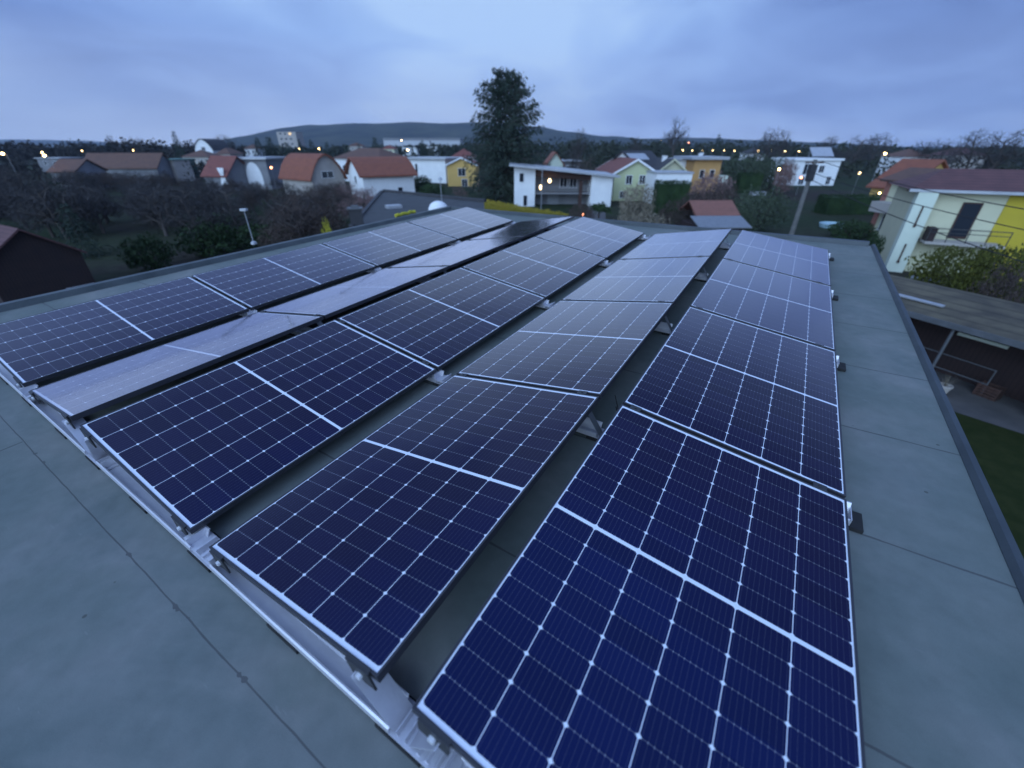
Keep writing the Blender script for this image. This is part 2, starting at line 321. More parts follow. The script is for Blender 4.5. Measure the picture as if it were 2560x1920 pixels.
# ---------------------------------------------------------------- photovoltaic laminate
PW, PL = 1.134, 1.7314; PITCHV = 1.755
def cell_mat():
    m = bpy.data.materials.new('solar_cells'); m.use_nodes = True; t = m.node_tree; b = t.nodes['Principled BSDF']
    tcn = N(t, 'ShaderNodeTexCoord'); sp = N(t, 'ShaderNodeSeparateXYZ'); t.links.new(tcn.outputs['Object'], sp.inputs[0])
    x, y = sp.outputs[0], sp.outputs[1]
    pxw, pyw = .1845, .0925; cgap = .0085
    fx = mathn(t, 'DIVIDE', mathn(t, 'ADD', x, 3 * pxw), pxw)                     # 0..6
    ay = mathn(t, 'SUBTRACT', mathn(t, 'ABSOLUTE', y), cgap)                     # from the centre bar
    fy = mathn(t, 'DIVIDE', ay, pyw)                                             # 0..9
    def edge(f, p):
        r = mathn(t, 'FRACT', f); return mathn(t, 'MULTIPLY', mathn(t, 'MINIMUM', r, mathn(t, 'SUBTRACT', 1.0, r)), p)
    ex, ey = edge(fx, pxw), edge(fy, pyw)
    lx = mathn(t, 'LESS_THAN', ex, .0013)
    ly = mathn(t, 'LESS_THAN', ey, .0008)
    dia = mathn(t, 'LESS_THAN', mathn(t, 'ADD', ex, ey), .0088)
    fb = mathn(t, 'MULTIPLY', fx, 10.0); eb = edge(fb, pxw / 10)
    bead = mathn(t, 'LESS_THAN', mathn(t, 'ADD', mathn(t, 'MULTIPLY', mathn(t, 'ABSOLUTE', mathn(t, 'SUBTRACT', eb, .00922)), 1.6), mathn(t, 'MULTIPLY', ey, .55)), .0024)
    bus = mathn(t, 'LESS_THAN', mathn(t, 'ABSOLUTE', mathn(t, 'SUBTRACT', eb, .00922)), .0005)
    bar = mathn(t, 'LESS_THAN', ay, 0)
    rim = mathn(t, 'MAXIMUM', mathn(t, 'GREATER_THAN', mathn(t, 'ABSOLUTE', x), 3 * pxw + .0002), mathn(t, 'GREATER_THAN', fy, 9.0))
    white = mathn(t, 'MAXIMUM', mathn(t, 'MAXIMUM', mathn(t, 'MAXIMUM', lx, dia), mathn(t, 'MAXIMUM', bar, rim)), mathn(t, 'MULTIPLY', bead, .30))
    white = mathn(t, 'MAXIMUM', white, mathn(t, 'MULTIPLY', ly, .15))
    wn = N(t, 'ShaderNodeTexWhiteNoise'); cc = N(t, 'ShaderNodeCombineXYZ')
    t.links.new(mathn(t, 'FLOOR', fx), cc.inputs[0]); t.links.new(mathn(t, 'FLOOR', mathn(t, 'DIVIDE', y, pyw)), cc.inputs[1]); t.links.new(cc.outputs[0], wn.inputs[0])
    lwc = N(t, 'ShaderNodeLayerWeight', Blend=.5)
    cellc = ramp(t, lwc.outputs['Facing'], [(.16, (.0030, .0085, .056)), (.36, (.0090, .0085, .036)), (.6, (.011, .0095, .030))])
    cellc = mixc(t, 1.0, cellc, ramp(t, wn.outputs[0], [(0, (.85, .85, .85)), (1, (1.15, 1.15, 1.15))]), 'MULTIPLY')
    colr = mixc(t, mathn(t, 'MULTIPLY', bus, .14), cellc, (.30, .33, .42))
    colr = mixc(t, white, colr, (.74, .78, .86))
    t.links.new(colr, b.inputs['Base Color'])
    b.inputs['Roughness'].default_value = .6; b.inputs['Specular IOR Level'].default_value = .0
    lw = N(t, 'ShaderNodeLayerWeight', Blend=.5)
    fr = ramp(t, lw.outputs['Facing'], [(0, (.014,)*3), (.3, (.02,)*3), (.44, (.035,)*3), (.55, (.105,)*3), (.63, (.25,)*3), (.71, (.43,)*3), (.79, (.64,)*3), (.86, (.82,)*3), (1, (1,)*3)])
    gl = N(t, 'ShaderNodeBsdfGlossy'); gl.inputs['Color'].default_value = (1, .955, .99, 1); ms = N(t, 'ShaderNodeMixShader'); t.links.new(fr, ms.inputs[0]); t.links.new(b.outputs[0], ms.inputs[1]); t.links.new(gl.outputs[0], ms.inputs[2])
    t.links.new(ms.outputs[0], t.nodes['Material Output'].inputs['Surface'])
    # faint dust and water marks
    dn = N(t, 'ShaderNodeTexNoise', Scale=5.0, Detail=5.0, Roughness=.65); t.links.new(tcn.outputs['Object'], dn.inputs['Vector'])
    t.links.new(ramp(t, dn.outputs[0], [(.35, (.07, .07, .07)), (.75, (.14, .14, .14))]), gl.inputs['Roughness'])
    return m
M_['cells'] = cell_mat()
M_['pvframe'] = mat('dark_anodised_frame', (.034, .034, .042), (.024, .024, .03), 8., .42)
TH = .032
def make_panel():
    root = empty('solar_panel', 'x', 'solar panel', group='solar panels on the flat roof')
    f = MB(); e = .009
    f.box(-PW/2, PW/2, -PL/2, -PL/2 + e, -TH, 0); f.box(-PW/2, PW/2, PL/2 - e, PL/2, -TH, 0)
    f.box(-PW/2, -PW/2 + e, -PL/2 + e, PL/2 - e, -TH, 0); f.box(PW/2 - e, PW/2, -PL/2 + e, PL/2 - e, -TH, 0)
    f.build('frame', M_['pvframe'], root)
    g = MB().box(-PW/2 + e, PW/2 - e, -PL/2 + e, PL/2 - e, -.008, -.0025)
    g.build('laminate', M_['cells'], root)
    return root
ROWS = [(-5.1443, 0.0, -9.15), (-3.8485, -.183, 8.98), (-2.5579, 0.0, -8.9), (-1.2601, -.173, 9.05), (0.0, 0.0, -8.25)]
ord_row = ['leftmost row', 'second row from left', 'middle row', 'fourth row from left', 'rightmost row']
ord_pos = ['front', 'second from front', 'third from front', 'farthest']
tilt = ['sloping right', 'sloping left', 'sloping right', 'sloping left', 'sloping right']
panel = make_panel()
for i, (ul, wl, th) in enumerate(ROWS):
    for k in range(4):
        o = panel if (i, k) == (0, 0) else copy_tree(panel)
        A = Matrix.Translation((ul, k * PITCHV + PL / 2, wl)) @ Matrix.Rotation(R(-th), 4, 'Y') @ Matrix.Translation((PW / 2, 0, 0))
        o.matrix_world = RM @ A
        o['label'] = 'blue solar panel %s, %s of %s' % (tilt[i], ord_pos[k], ord_row[i])

# ---------------------------------------------------------------- mounting rails
def ridge_bracket(wv, uL, uR):   # plates leaning from the rail up to the two high panel edges
    b = MB(); mid = (uL + uR) / 2
    for s, ue in ((-1, uL), (1, uR)):
        a0 = mid + s * .030; a1 = ue + s * .10
        b.prism([(a0, -.03, -.268), (a0 + .004, -.03, -.268), (a1 + .004, -.03, -.052), (a1, -.03, -.052)], (0, wv, 0))
        b.prism([(a0 - s*.012 - .002, -.03, -.268), (a0 - s*.012 + .002, -.03, -.268), (a0 - s*.012 + .002, -.03, -.235), (a0 - s*.012 - .002, -.03, -.235)], (0, .085, 0))
    b.box(mid - .028, mid + .20, -.038, .066, -.272, -.268)
    for q in (.06, .095, .13): b.prism([(mid + q, -.03, -.268), (mid + q + .018, -.03, -.268), (mid + q + .012, -.03, -.254), (mid + q + .006, -.03, -.254)], (0, .09, 0))
    b.box(mid + .165, mid + .17, -.03, .05, -.268, -.225)
    return b
def valley_bracket(uL, uR):
    b = MB(); mid = (uL + uR) / 2
    b.box(uL - .01, uR + .01, -.035, .065, -.262, -.257)
    for s, ue in ((-1, uL), (1, uR)):
        b.box(ue - .03 if s < 0 else ue + .004, ue - .004 if s < 0 else ue + .03, -.03, .06, -.257, -.216)
    for q in (-.03, .03): b.box(mid + q - .008, mid + q + .008, -.03, .06, -.257, -.244)
    b.box(mid - .002, mid + .002, -.03, .06, -.257, -.222)
    return b
def clamp_mb(u, w, th, v):
    A = Matrix.Translation((u, v, w)) @ Matrix.Rotation(R(-th), 4, 'Y')
    return MB().box(-.055, .055, -.007, .0, -.085, .001, A).box(-.055, .055, .0, .010, .0005, .003, A), A
rail_names = ['front', 'second', 'third', 'fourth', 'rearmost']
rail_lab = ['long aluminium mounting rail along the front edge of the array with black clamps', 'aluminium mounting rail crossing under the first joint between panels', 'aluminium mounting rail crossing under the middle joint between panels',
            'aluminium mounting rail crossing under the third joint between panels', 'aluminium mounting rail under the far edge of the array']
for k, v0 in enumerate((0.0, 1.733, 3.488, 5.243, 6.985)):
    root = empty('mounting_rail', rail_lab[k], 'mounting rail', RM @ Matrix.Translation((0, v0, 0)), 'mounting rails of the solar array')
    ch = MB(); U0, U1 = -5.28, 1.165
    segs = [(-5.28, -4.0), (-3.86, -2.74), (-2.56, -1.42), (-1.24, -.12), (.12, U1)]
    ch.box(U0, U1, -.04, .07, -.278, -.274)
    for a, b_ in segs:
        ch.prism([(a, -.04, -.274), (a, -.022, -.274), (a, -.024, -.252), (a, -.030, -.246), (a, -.037, -.250)], (b_ - a, 0, 0))
        ch.prism([(a, .03, -.274), (a, .034, -.274), (a, .066, -.222), (a, .060, -.222)], (b_ - a, 0, 0))
    ch.build('rail', M_['alu'], root)
    for i, u in enumerate((-5.2, -4.55, -3.94, -3.2, -2.64, -2.0, -1.35, -.7, -.08, .55, 1.13)):
        MB().box(u - .10, u + .095, -.047, .077, RW + .003, -.278).build('rubber_pad', M_['rubber'], root)
    for uL, uR in ((-2.728, -2.558), (-.140, 0.0)): ridge_bracket(.085 if k == 0 else .05, uL, uR).build('ridge_bracket', M_['alu'] if k == 0 else M_['metal'], root)
    for uL, uR in ((-4.024, -3.848), (-1.438, -1.260)): valley_bracket(uL, uR).build('valley_bracket', M_['alu'], root)
    if k == 0:
        for i, (ul, wl, th) in enumerate(ROWS):
            c_, s_ = math.cos(R(th)), math.sin(R(th))
            for f in (.075, .925):
                mb, A = clamp_mb(ul + f * PW * c_, wl + f * PW * s_, th, -.004)
                cl_ = mb.build('clamp', M_['clamp'], root)
                p = A @ Vector((0, -.006, -.044)); MB().tube(p, p + Vector((0, -.012, 0)), .0125, .0115, 8).build('bolt', M_['bolt'], cl_)
    if 0 < k < 4:
        for i, (ul, wl, th) in enumerate(ROWS):
            c_, s_ = math.cos(R(th)), math.sin(R(th))
            for f in (.07, .90):
                A = Matrix.Translation((ul + f * PW * c_, k * PITCHV - .0118 - v0, wl + f * PW * s_)) @ Matrix.Rotation(R(-th), 4, 'Y')
                MB().box(-.03, .03, -.011, .011, -.04, -.004, A).box(-.03, .03, -.020, .020, .0005, .0035, A).tube(A @ Vector((0, 0, .0036)), A @ Vector((0, 0, .009)), .007, .007, 6).build('clamp', M_['clamp'], root)
    MB().box(U1, U1 + .004, -.04, .07, -.278, -.240).build('end_cap', M_['alu'], root)
# cables tied under the panels in the gaps
for (ua, va, ub, vb, lab) in ((-.11, 1.95, -.06, 1.83, 'thin black cable loop hanging by the ridge bracket between the two right rows'), (-2.66, .02, -2.6, .3, 'thin black cable running between the second and middle rows')):
    cb = MB(); pts = [Vector((ua + (ub - ua) * t / 8 + .05 * math.sin(t / 8 * math.pi), va + (vb - va) * t / 8, -.10 - .14 * math.sin(t / 8 * math.pi))) for t in range(9)]
    for p, q_ in zip(pts, pts[1:]): cb.tube(p, q_, .0035, None, 5)
    tag(cb.build('cable', M_['rubber'], None, RM), lab, 'cable')

# ---------------------------------------------------------------- our flat-roofed house
VB = 8.12
hroot = empty('flat_roof_house', 'flat grey felt roofed house in the foreground carrying the solar panels', 'house', RM)
poly = [(-7.28, -6), (1.80, -6), (1.74, VB + .06), (-6.55, VB)]
bm = bmesh.new()
vs = [bm.verts.new((x, y, RW)) for x, y in poly]; vb = [bm.verts.new((x, y, RW - .22)) for x, y in poly]
bm.faces.new(vs); bm.faces.new(list(reversed(vb)))
for i in range(4): j = (i + 1) % 4; bm.faces.new((vs[j], vs[i], vb[i], vb[j]))
bmesh.ops.recalc_face_normals(bm, faces=bm.faces)
me = bpy.data.meshes.new('roof_felt'); bm.to_mesh(me); bm.free(); me.materials.append(M_['felt']); link('roof_felt', me, hroot)
def edge_strip(a, b, inward, h, wd, name='edge_strip', m='coping'):
    a, b = Vector((*a, RW)), Vector((*b, RW)); d = (b - a); n = Vector((inward[0], inward[1], 0))
    mb = MB(); mb.prism([a - n * .03 + Vector((0, 0, -.26)), a - n * .03 + Vector((0, 0, h)), a + n * wd + Vector((0, 0, h)), a + n * (wd + .02) + Vector((0, 0, .004)), a + n * (wd + .02) + Vector((0, 0, -.02))], d)
    return mb.build(name, M_[m], hroot)
edge_strip(poly[0], poly[3], (1, -.05), .07, .07)
edge_strip(poly[1], poly[2], (-1, 0), .028, .0, 'edge_strip', 'coping_dark')
edge_strip((-6.5, VB), (1.69, VB + .06), (0, -1), .06, .05, 'edge_strip', 'coping_dark')
# walls below
wl = MB(); ins = .35
ring = [(-7.28 + ins, -6 + ins), (1.80 - ins, -6 + ins), (1.74 - ins, VB - ins), (-6.55 + ins, VB - ins)]
inv = RM.inverted()
top = [Vector((x, y, RW - .22)) for x, y in ring]
bot = []
for p in top:
    wp = RM @ p; wp.z = -.2; bot.append(inv @ wp)
n = len(wl.v); wl.v += [tuple(p) for p in top + bot]
for i in range(4): j = (i + 1) % 4; wl.f.append((i, j, 4 + j, 4 + i))
wl.build('wall', M_['beige'], hroot)
# small upstands on the roof: lightning rod holder, thin post at the left edge
pl = RM @ Vector((-7.12, 3.55, RW + .07))
post = empty('roof_post', 'thin pale post with a small head on the left roof edge', 'post', Matrix.Translation(pl))
MB().tube((0, 0, -.02), (0, 0, .53), .012, .010, 8).build('pole', M_['metal'], post)
MB().box(-.05, .05, -.035, .035, .53, .565).build('head', M_['sheet'], post)
MB().lathe([(.05, 0), (.045, .03), (.02, .05)], 10).build('base', M_['sheet'], post)

# ---------------------------------------------------------------- ground, hills
S = 9000
gm = MB().quad((-S, -S, 0), (S, -S, 0), (S, S, 0), (-S, S, 0)); tag(gm.build('ground', M_['lawn']), kind='structure')
def hill(name, pts, Y, depth, seed, m):
    """ridge whose crest passes through the given bearings, a real mound with a far side"""
    random.seed(seed); mb = MB(); nx, ny = 150, 14; grid = []
    xs = [p[0] for p in pts]
    for i in range(nx + 1):
        px = xs[0] + (xs[-1] - xs[0]) * i / nx
        for a, b in zip(pts, pts[1:]):
            if a[0] <= px <= b[0]: f = (px - a[0]) / (b[0] - a[0]); f = f * f * (3 - 2 * f); py = a[1] + (b[1] - a[1]) * f; break
        cr = at(px, py, Y); col = []
        for j in range(ny + 1):
            t = j / ny; s = t / .62 if t < .62 else 1 - (t - .62) / .38 * .9
            h = (s * s * (3 - 2 * s)) * max(cr.z, 0)
            k = (Y - depth * .62 + depth * t) / Y
            p = Vector((cr.x * (1 if t > .62 else k + (1 - k) * .5), Y - depth * .62 + depth * t, 0))
            nz = noise.noise(Vector((p.x * .004, p.y * .004, seed))) * 16 * min(1, s * 1.2) + noise.noise(Vector((p.x * .03, p.y * .03, seed))) * 2.5
            p.z = h + nz * (.5 if t < .6 else .25) - 2; col.append(p)
        grid.append(col)
    for i in range(nx):
        for j in range(ny): mb.quad(grid[i][j], grid[i+1][j], grid[i+1][j+1], grid[i][j+1])
    return tag(mb.build(name, m, smooth=True), kind='structure')
hill('hill', [(575, 372), (600, 350), (640, 336), (720, 320), (790, 312), (900, 308), (1040, 305), (1160, 306), (1260, 309), (1340, 317), (1420, 328), (1520, 340), (1620, 346), (1760, 344), (1900, 350), (2040, 355), (2200, 368), (2400, 376)], 2600, 1700, 3, M_['forest'])
hill('far_hill', [(-700, 372), (-300, 352), (0, 349), (180, 350), (330, 360), (420, 374)], 4200, 1500, 9, M_['forest'])

# ---------------------------------------------------------------- house builder
GABLE = [(0, 0), (.5, 1), (1, 0)]
ARCH = [(0, 0), (.10, .42), (.26, .78), (.42, .96), (.5, 1), (.58, .96), (.74, .78), (.90, .42), (1, 0)]
MONO = [(0, 0), (1, 1)]
def window(root, M, wd, h, lit=None, name='window', fr='frame'):
    """flat frame ring with sill, standing proud of the wall; the pane is a child"""
    f = MB(); t = .07
    f.box(-wd/2, wd/2, -.05, .0, h/2 - t, h/2); f.box(-wd/2 - .05, wd/2 + .05, -.09, .0, -h/2, -h/2 + t)
    f.box(-wd/2, -wd/2 + t, -.05, 0, -h/2 + t, h/2 - t); f.box(wd/2 - t, wd/2, -.05, 0, -h/2 + t, h/2 - t)
    if wd > .9: f.box(-.03, .03, -.045, -.005, -h/2 + t, h/2 - t)
    o = f.build(name, M_[fr], root, M)
    MB().box(-wd/2 + t, wd/2 - t, -.022, -.002, -h/2 + t, h/2 - t).build('pane', M_[lit or 'glassdark'], o)
    return o
def house(name, label, P0, P1, zE, depth, roof, wm, rm, wins=(), rise=2., over=.4, cat='house', group=None, fascia=None, chim=(), thick=.2, z0=-.1):
    P0, P1 = Vector(P0[:2]), Vector(P1[:2]); d = P1 - P0; wd = d.length; rz = math.atan2(d.y, d.x)
    root = empty(name, label, cat, T(P0.x, P0.y, 0, rz), group); wb = MB(); rb = MB()
    kind, prof = roof
    if kind == 'flat':
        wb.box(0, wd, 0, depth, z0, zE); rb.box(-over, wd + over, -over, depth + over, zE + .003, zE + thick)
    elif kind == 'hip':
        wb.box(0, wd, 0, depth, z0, zE); o = over; e = prof or min(wd, depth) / 2
        b = [(-o, -o, zE), (wd + o, -o, zE), (wd + o, depth + o, zE), (-o, depth + o, zE)]
        r = [(e, depth / 2, zE + rise), (wd - e, depth / 2, zE + rise)] if wd >= depth else [(wd / 2, e, zE + rise), (wd / 2, depth - e, zE + rise)]
        if wd >= depth: rb.quad(b[0], b[1], r[1], r[0]).quad(b[2], b[3], r[0], r[1]).quad(b[1], b[2], r[1]).quad(b[3], b[0], r[0])
        else: rb.quad(b[0], b[1], r[0]).quad(b[2], b[3], r[1]).quad(b[1], b[2], r[1], r[0]).quad(b[3], b[0], r[0], r[1])
        rb.quad(*reversed(b))
    else:
        span, run = (wd, depth) if kind == 'y' else (depth, wd)
        def pt(f, z, r, off=0):   # f across the span, r along the ridge
            a = f * span
            return (a, r, z) if kind == 'y' else (r, a, z)
        pl = [pt(0, z0, 0)] + [pt(f, zE + z * rise, 0) for f, z in prof] + [pt(1, z0, 0)]
        if prof[0][1] == 0 and prof[-1][1] == 1 and len(prof) == 2: pass
        wb.prism(pl, pt(0, 0, run))
        # roof shell
        o = over; ext = []
        for i, (f, z) in enumerate(prof):
            a, zz = f * span, zE + z * rise
            if i == 0: s = (prof[1][1] - z) * rise / ((prof[1][0] - f) * span); a -= o; zz -= o * min(s, 1.2)
            if i == len(prof) - 1: s = (z - prof[i-1][1]) * rise / ((f - prof[i-1][0]) * span); a += o; zz += o * max(s, -1.2)
            ext.append((a, zz))
        lo = [(a, z + .004) for a, z in ext]; up = [(a, z + thick) for a, z in ext]
        def q3(a, z, r): return (a, r, z) if kind == 'y' else (r, a, z)
        for (l0, l1, u0, u1) in zip(lo, lo[1:], up, up[1:]):
            poly = [q3(*l0, -o), q3(*l1, -o), q3(*u1, -o), q3(*u0, -o)]
            rb.prism(poly, Vector(q3(0, 0, run + 2 * o)))
        if fascia:
            for rr in (-o - .045, run + o):
                fb = MB()
                for (l0, l1) in zip(lo, lo[1:]):
                    poly = [q3(l0[0], l0[1] - .06, rr), q3(l1[0], l1[1] - .06, rr), q3(l1[0], l1[1] + thick + .02, rr), q3(l0[0], l0[1] + thick + .02, rr)]
                    fb.prism(poly, Vector(q3(0, 0, .042)))
                fb.build('fascia', M_[fascia], root)
    bm_fix(wb.build('wall', M_[wm], root)); rf = bm_fix(rb.build('roof', M_[rm], root))
    if fascia and kind in ('flat', 'hip'):
        o = over; zf = zE - .0; th = .22 if kind == 'hip' else thick
        MB().box(-o - .03, wd + o + .03, -o - .03, -o, zf - .04, zf + th).box(-o - .03, wd + o + .03, depth + o, depth + o + .03, zf - .04, zf + th).box(-o - .03, -o, -o, depth + o, zf - .04, zf + th).box(wd + o, wd + o + .03, -o, depth + o, zf - .04, zf + th).build('fascia', M_[fascia], root)
    for wn in wins:
        face, u, z, ww, hh = wn[:5]; lit = wn[5] if len(wn) > 5 else None; nm = wn[6] if len(wn) > 6 else 'window'
        if face == 'f': M = T(u * wd, -.003, z)
        elif face == 'l': M = T(-.003, (1 - u) * depth, z, R(-90))
        else: M = T(wd + .003, u * depth, z, R(90))
        window(root, M, ww, hh, lit, nm, 'frame' if nm == 'window' else 'brown')
    for (u, v, zt, s) in chim:
        MB().box(u * wd - s, u * wd + s, v * depth - s, v * depth + s, zE - .2, zt).box(u * wd - s - .06, u * wd + s + .06, v * depth - s - .06, v * depth + s + .06, zt, zt + .12).build('chimney', M_['white'], rf)
    return root
def bm_fix(o):
    bm = bmesh.new(); bm.from_mesh(o.data); bmesh.ops.recalc_face_normals(bm, faces=bm.faces); bm.to_mesh(o.data); bm.free(); return o
def eav(e0, e1): a, b = at(*e0), at(*e1); return a, b, (a.z + b.z) / 2

# ---- white flat house with the sloping roof, right of the spruce
a, b = at(1286, 416, 64), at(1532, 442, 64)
wr = empty('white_house', 'white two storey house with long sloping flat roof and lit globe on its terrace', 'house', T(a.x, a.y, 0, 0))
W_ = b.x - a.x; zl, zr = a.z, b.z
def zt(x): return zl + (zr - zl) * x / W_
xs = [(at(p, 450, 64).x - a.x) for p in (1286, 1338, 1357, 1452, 1478, 1532)]
wb = MB()
def slab(x0, x1, y0, y1, zb): wb.prism([(x0, y0, zb), (x1, y0, zb), (x1, y0, zt(x1)), (x0, y0, zt(x0))], (0, y1 - y0, 0))
slab(0, xs[1], 0, 9, -.1); bm_fix(wb.build('wall', M_['white'], wr)); wb = MB()
slab(xs[4], W_, -.4, 9, -.1); bm_fix(wb.build('wall', M_['white'], wr)); wb = MB()
slab(xs[1] + .003, xs[4] - .003, 2.6, 9, -.1); bm_fix(wb.build('recessed_wall', M_['grey'], wr))
MB().prism([(-.7, -1.2, zt(-.7) + .004), (W_ + .8, -1.2, zt(W_ + .8) + .004), (W_ + .8, -1.2, zt(W_ + .8) + .24), (-.7, -1.2, zt(-.7) + .24)], (0, 10.6, 0)).build('roof', M_['sheet'], wr)
MB().prism([(xs[1] + .02, .2, zt(xs[1]) - .95), (xs[4] - .02, .2, zt(xs[4]) - .75), (xs[4] - .02, .2, zt(xs[4]) - .01), (xs[1] + .02, .2, zt(xs[1]) - .01)], (0, .12, 0)).build('fascia', M_['brown'], wr)
MB().box(xs[1] + .01, xs[4] - .01, .3, 2.59, 1.55, 1.75).build('balcony_floor', M_['grey'], wr)
rl = MB().box(xs[1] + .05, xs[4] - .05, .32, .36, 2.55, 2.6)
for i in range(24): x = xs[1] + .1 + (xs[4] - xs[1] - .2) * i / 23; rl.box(x - .015, x + .015, .325, .355, 1.75, 2.55)
rl.build('railing', M_['metal'], wr)
MB().box(xs[3] - .1, xs[3] + .35, .25, .6, -.1, zt(xs[3]) - .9).build('pillar', M_['brown'], wr)
MB().box(xs[2] + .9, xs[2] + 2.6, 2.5, 2.58, 0, 1.5).build('garage_door', M_['metal'], wr)
for (x, z, ww, hh, yy, lit) in ((1.0, 3.7, .7, 1.2, 0, None), (1.55, .75, .65, 1.5, 0, None), (xs[2] + 3.2, 3.0, 1.1, 1.6, 2.6, None), (xs[2] + 4.6, 3.0, 1.1, 1.6, 2.6, None)):
    window(wr, T(x, yy - .003, z), ww, hh, lit)
p = at(1374, 452, 63.6) - Vector((a.x, a.y, 0))
gl = MB().lathe([(.05, -.25), (.17, -.16), (.22, 0), (.17, .16), (.05, .25)], 10, p).build('globe_lamp', M_['lampwhite'], wr)
MB().box(p.x - .03, p.x + .03, p.y + .1, p.y + 2.7, p.z - .3, p.z - .25).build('bracket', M_['metal'], gl)

# ---- gabled houses right of it
a, b, z = eav((1537, 433, 71), (1641, 433, 71))
house('lime_house', 'lime green house with red roof and white bargeboards beside the white flat house', a, b, z, 14, ('y', GABLE), 'lime', 'tile_red', [('f', .36, 3.0, 1.0, 1.3), ('f', .68, 3.0, 1.0, 1.3), ('f', .25, .9, 1.0, 1.0)], rise=1.75, over=.5, fascia='white')
a, b, z = eav((1652, 424, 74), (1708, 424, 74))
ch_ = house('cream_gable_house', 'cream gabled house with dark roof carrying a pale solar collector', a, b, z, 10, ('y', GABLE), 'cream', 'tile_dark', [('f', .3, 3.2, .8, 1.0), ('f', .62, 3.2, .9, 1.0)], rise=1.35, over=.55, fascia='cream', chim=((.4, .35, 6.0, .32),))
a, b, z = eav((1590, 418, 78), (1655, 414, 80))
dr = house('dark_roof_house', 'low house behind the lime house with dark tiles and a shiny solar collector', a, b, z, 8, ('x', GABLE), 'white', 'tile_dark', [], rise=2.1, over=.4)
w_ = (b - a).length
sc1 = MB().box(-.4, 3.3, 0, 1.9, .0, .08).build('solar_collector', M_['sheet'], dr, Matrix.Translation((.2, 1.2, z + .95)) @ Matrix.Rotation(math.atan2(2.1, 4), 4, 'X'))
a, b, z = eav((1642, 434, 66), (1732, 434, 66))
house('garage', 'long pale blue white garage with flat roof above dark hedge', a, b, z, 5, ('flat', None), 'white', 'sheet', [('f', .5, 1.2, 2.4, 1.9, None, 'garage_door')], over=.15, cat='garage')
a, b, z = eav((1700, 400, 88), (1736, 400, 88))
house('blue_white_house', 'narrow blue white house between cream gable and orange flat house', a, b, z, 7, ('flat', None), 'white', 'sheet', [('f', .5, 3.0, .9, 1.4)], over=.5)
a, b, z = eav((1738, 399, 84), (1806, 399, 84))
oh = house('orange_house', 'orange rendered house with pale flat roof slab and balcony on its right', a, b, z, 8, ('flat', None), 'orange', 'sheet', [('f', .35, 3.1, .9, 1.4), ('f', .72, 3.1, .9, 1.4)], over=.9, thick=.45, chim=((.42, .4, 6.2, .25),))
w_ = (b - a).length
MB().box(w_ + .01, w_ + 1.9, .3, 3, 1.6, 2.8).build('balcony', M_['palegreen'], oh)
MB().lathe([(.05, 0), (.32, .2), (.42, .5), (.4, .52), (.3, .25)], 10, (w_ * .36, 2, z + .5)).build('satellite_dish', M_['white'], oh)
# ---- white flat house far right with panels on the roof
a, b, z = eav((1990, 401, 100), (2104, 402, 100))
wh = house('white_flat_house', 'white flat roofed house with a tilted panel rack on top', a, b, z, 9, ('flat', None), 'white', 'white', [('f', .3, 3.2, 1.6, 2.1), ('f', .62, 3.2, 1.2, 1.4), ('f', .25, 1.0, 1.2, 1.6), ('f', .85, 1.0, 1.0, 1.6)], over=.35, thick=.4)
MB().box(0, 4.6, 0, 2.6, 0, .1).build('panel_rack', M_['sheet'], wh, Matrix.Translation((4.2, 1.5, z + .75)) @ Matrix.Rotation(R(40), 4, 'X'))
MB().box(4.4, 4.5, 3.2, 3.3, z + .4, z + 2.1).box(8.4, 8.5, 3.2, 3.3, z + .4, z + 2.1).build('rack_post', M_['metal'], wh)
# ---- orange tiled house and its neighbours at the right
a, b, z = eav((2182, 463, 62), (2262, 467, 58))
house('orange_tiled_house', 'low house with bright orange clay tiles beside the dark hedge', a, b, z, 8, ('x', GABLE), 'ochre', 'tile_orange', [('f', .45, 1.1, 1.2, 1.2, 'litdim')], rise=2.9, over=.5)
a, b, z = eav((2222, 452, 44), (2322, 452, 40))
mh = house('brick_red_house', 'cream and brick red house with brown gable roof between orange roof and yellow house', a, b, z, 4.2, ('x', GABLE), 'cream', 'tile_brown', [('f', .55, z - 1.0, 1.2, 1.1), ('f', .35, 1.1, .8, 1.6), ('f', .75, 1.1, .8, 1.6)], rise=.8, over=.5)
w_ = (b - a).length
MB().box(-.06, -.003, 0, 4.2, -.05, z).box(-.06, .5, -.055, -.003, -.05, z).build('brick_wall', M_['pink'], mh)
MB().box(.5, w_, -1.3, -.003, 2.0, 2.9).build('balcony', M_['beige'], mh)
# ---- yellow house
P0 = Vector((26.14, 29.23)); P1 = P0 + Vector((.894, -.447)) * 13
yh = house('yellow_house', 'cream and yellow two storey house with wine red roof and pale corner pier', P0, P1, 5.12, 4.6, ('hip', 1.5), 'cream', 'tile_wine', [], rise=1.1, over=.55, chim=((.55, .75, 7.1, .28),))
w_ = (P1 - P0).length
MB().box(-.6, w_ + .6, -.66, -.553, 4.98, 5.14).build('gutter', M_['sheet'], yh)
MB().box(-.6, w_ + .6, -.55, -.004, 5.02, 5.11).build('soffit', M_['brown'], yh)
MB().box(-.08, .92, -.62, -.004, -.1, 5.0).build('corner_pier', M_['palegreen'], yh)
for zz in (3.6, 1.3): MB().box(.38, .46, -.68, -.625, zz - .55, zz + .55).box(.35, .49, -.70, -.625, zz - .68, zz - .555).build('pier_lamp', M_['brown'], yh)
MB().box(4.4, w_ - .01, -.045, -.003, -.05, 5.0).build('yellow_wall', M_['yellow'], yh)
dd = MB().box(2.45, 3.4, -.06, -.004, 2.3, 4.45).build('balcony_door', M_['brown'], yh)
MB().box(2.53, 3.32, -.075, -.062, 2.45, 4.37).build('pane', M_['glassdark'], dd)
